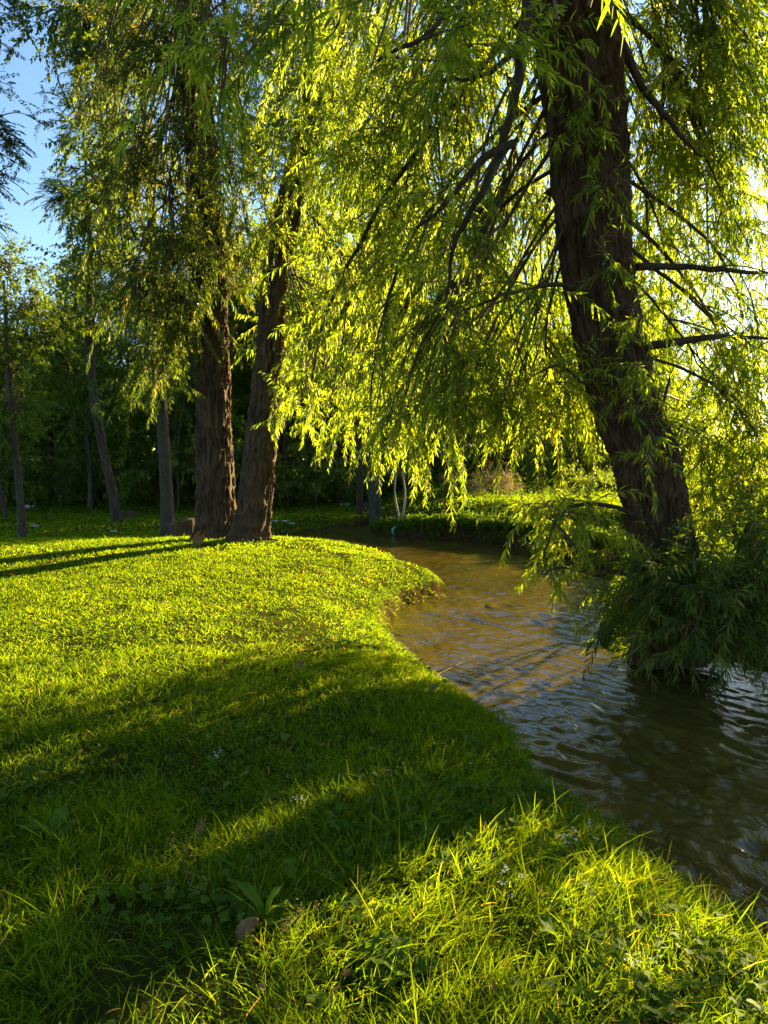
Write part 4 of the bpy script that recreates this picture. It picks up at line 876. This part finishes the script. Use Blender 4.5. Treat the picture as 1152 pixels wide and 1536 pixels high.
def stem_flowers(px, py, lab, name, n, h, white=True):
    p = on(px, py, -.02); p[2] = gz(p[0], p[1]); t = thing(name, p, lab, 'wildflower')
    st = Acc(); fl = Acc()
    P = strands(np.tile(p, (n, 1)) + rng.normal(size=(n, 3)) * [.03, .03, 0], np.array([[0, 0, 1.]]) + .35 * rng.normal(size=(n, 3)), h * (.7 + .5 * rng.random(n)), 6, .6)
    V, Q = tubes(P, np.full(P.shape[:2], .0011), 4); st.add(V, Q)
    for k in range(n):
        q = 6 if white else 26; tip = P[k, -1]; c = tip + rng.normal(size=(q, 3)) * ([.012, .012, .006] if white else [.008, .008, .02])
        if white:
            for a in range(4):
                d = norm(np.array([[math.cos(a * 1.57), math.sin(a * 1.57), .3]]) + .3 * rnd_unit(q)); leaf_mesh(fl, c, d, norm(np.array([[0, 0, 1.]]) + .3 * rnd_unit(q)), np.full(q, .006), np.full(q, .005), 'ovate', False, 0, .05)
        else: leaf_mesh(fl, c, norm(rnd_unit(q) + [[0, 0, .6]]), rnd_unit(q), np.full(q, .009), np.full(q, .004), 'ovate', False, 0, .1)
    st.build('stems', M_CLOVER, t, p); fl.build('flower_heads' if white else 'seed_heads', M_FLOWER if white else M_DRYGRASS, t, p)
for a in ((882, 1212, 'white wildflowers at the bank edge above the lower right grass', 4), (860, 1218, 'white wildflowers just left of the ones at the bank edge', 3), (762, 1302, 'white wildflower cluster in the sunlit patch right of centre', 5), (972, 1400, 'white wildflowers in grass at lower right', 4), (330, 1140, 'single white wildflower tuft in the shade at left centre', 2), (440, 1205, 'tiny white wildflowers in the middle of the shade band', 2)):
    stem_flowers(a[0], a[1], a[2], 'white_wildflower', a[3], .11)
for a in ((380, 1262, 'tan grass seed heads above the upright dock leaf', 6), (268, 1290, 'tan grass seed heads left of the upright dock leaf', 6), (275, 1345, 'lower tan grass seed heads at left of centre', 5), (435, 1400, 'seed heads right of the tan fallen leaf', 6)):
    stem_flowers(a[0], a[1], a[2], 'seeding_grass', a[3], .15, False)

def root_stick():
    P = np.array([at(357, 823, 14.), at(385, 829, 13.9), at(410, 832, 13.8), at(418, 836, 13.7)])
    for q in P: q[2] = gz(q[0], q[1]) + .05
    props(small_trunk('fallen_branch', P, [.02, .024, .02, .01], M_BARK, None, None, 10, 40, .12, 5), 'brown fallen branch lying at the foot of the leaning trunk of the pair', 'branch')
    P = np.array([on(655, 1012, -.3), on(690, 995, -.45), on(712, 984, -.55)])
    props(small_trunk('stick', P, [.005, .004, .0025], M_BARK, None, None, 6, 20, .1, 5), 'thin dark stick poking over the water from the near bank', 'stick')
rng = np.random.default_rng(114)
root_stick()
M_LITTER = plain_mat('pale_litter', (.4, .4, .36), .8)
def litter():
    for k, (px, py, d, s, lab) in enumerate([(412, 788, 26, .14, 'white litter scrap on the dark lawn beyond the leaning trunk, leftmost'), (428, 789, 26, .12, 'white litter scrap on the dark lawn beyond the leaning trunk, second from left'), (438, 792, 25.5, .11, 'white litter scrap on the dark lawn beyond the leaning trunk, nearest the stream'),
                                             (40, 745, 34, .3, 'pale bluish litter heap at the far left before the wood'), (52, 778, 24, .14, 'pale litter scrap right of the slim far-left trunk'), (170, 790, 22, .1, 'tiny white scrap on the dark lawn below the curving locust'), (518, 752, 36, .3, 'pale litter scrap on the lawn left of the thin black trunk')]):
        p = at(px, py, d); p[2] = gz(p[0], p[1]) + .05; n, m = 9, 9; u = np.linspace(-.5, .5, n)[:, None]; v = np.linspace(-.5, .5, m)[None, :]
        V = np.stack([u * s * 1.6 + 0 * v, v * s + 0 * u, .25 * s * np.sin(u * 9 + k) * np.cos(v * 7 + k) + .3 * s * rng.random((n, m))], -1).reshape(-1, 3); i = np.arange(n - 1)[:, None] * m; j = np.arange(m - 1)[None, :]
        o = mesh_obj('litter_scrap', V, np.stack([i + j, i + m + j, i + m + j + 1, i + j + 1], -1).reshape(-1, 4), None, M_LITTER, smooth_=False); o.location = p; md = o.modifiers.new('s', 'SOLIDIFY'); md.thickness = .01
        props(o, lab, 'litter', 'litter scraps on the dark lawn')
rng = np.random.default_rng(115)
litter()

# ================================================================== LIGHT, SKY, CAMERA
w = bpy.data.worlds.new('World'); SC.world = w; w.use_nodes = True; nt = w.node_tree; nt.nodes.clear()
sky = nt.nodes.new('ShaderNodeTexSky'); sky.sky_type = 'NISHITA'; sky.sun_disc = False; sky.sun_elevation = SUN_EL; sky.sun_rotation = SUN_AZ; sky.air_density = 1.0; sky.dust_density = .4; sky.ozone_density = 3.
bg = nt.nodes.new('ShaderNodeBackground'); bg.inputs[1].default_value = .05; wo = nt.nodes.new('ShaderNodeOutputWorld')
nt.links.new(sky.outputs[0], bg.inputs[0]); nt.links.new(bg.outputs[0], wo.inputs[0])
sl = bpy.data.lights.new('sun', 'SUN'); sl.energy = 5; sl.angle = R(.5); sl.color = (1, .77, .33); so = bpy.data.objects.new('sun', sl); COL.objects.link(so)
so.rotation_euler = (math.pi / 2 - SUN_EL, 0, math.pi - SUN_AZ); so.location = (20, 10, 15)

cam = bpy.data.cameras.new('camera'); cam.sensor_fit = 'VERTICAL'; cam.sensor_height = 36; cam.sensor_width = 27; cam.lens = 36 * F / 1536; cam.clip_end = 3000; cam.clip_start = .05
co = bpy.data.objects.new('camera', cam); COL.objects.link(co); co.location = CAM; co.rotation_euler = (math.pi / 2 - PITCH, 0, 0); SC.camera = co
SC.view_settings.view_transform = 'Standard'; SC.view_settings.look = 'None'; SC.view_settings.exposure = 2.9; SC.view_settings.gamma = 1
SC.render.engine = 'CYCLES'; SC.cycles.max_bounces = 8; SC.cycles.diffuse_bounces = 4; SC.cycles.transmission_bounces = 5; SC.cycles.glossy_bounces = 3; SC.cycles.sample_clamp_indirect = 6
SC.render.film_transparent = False
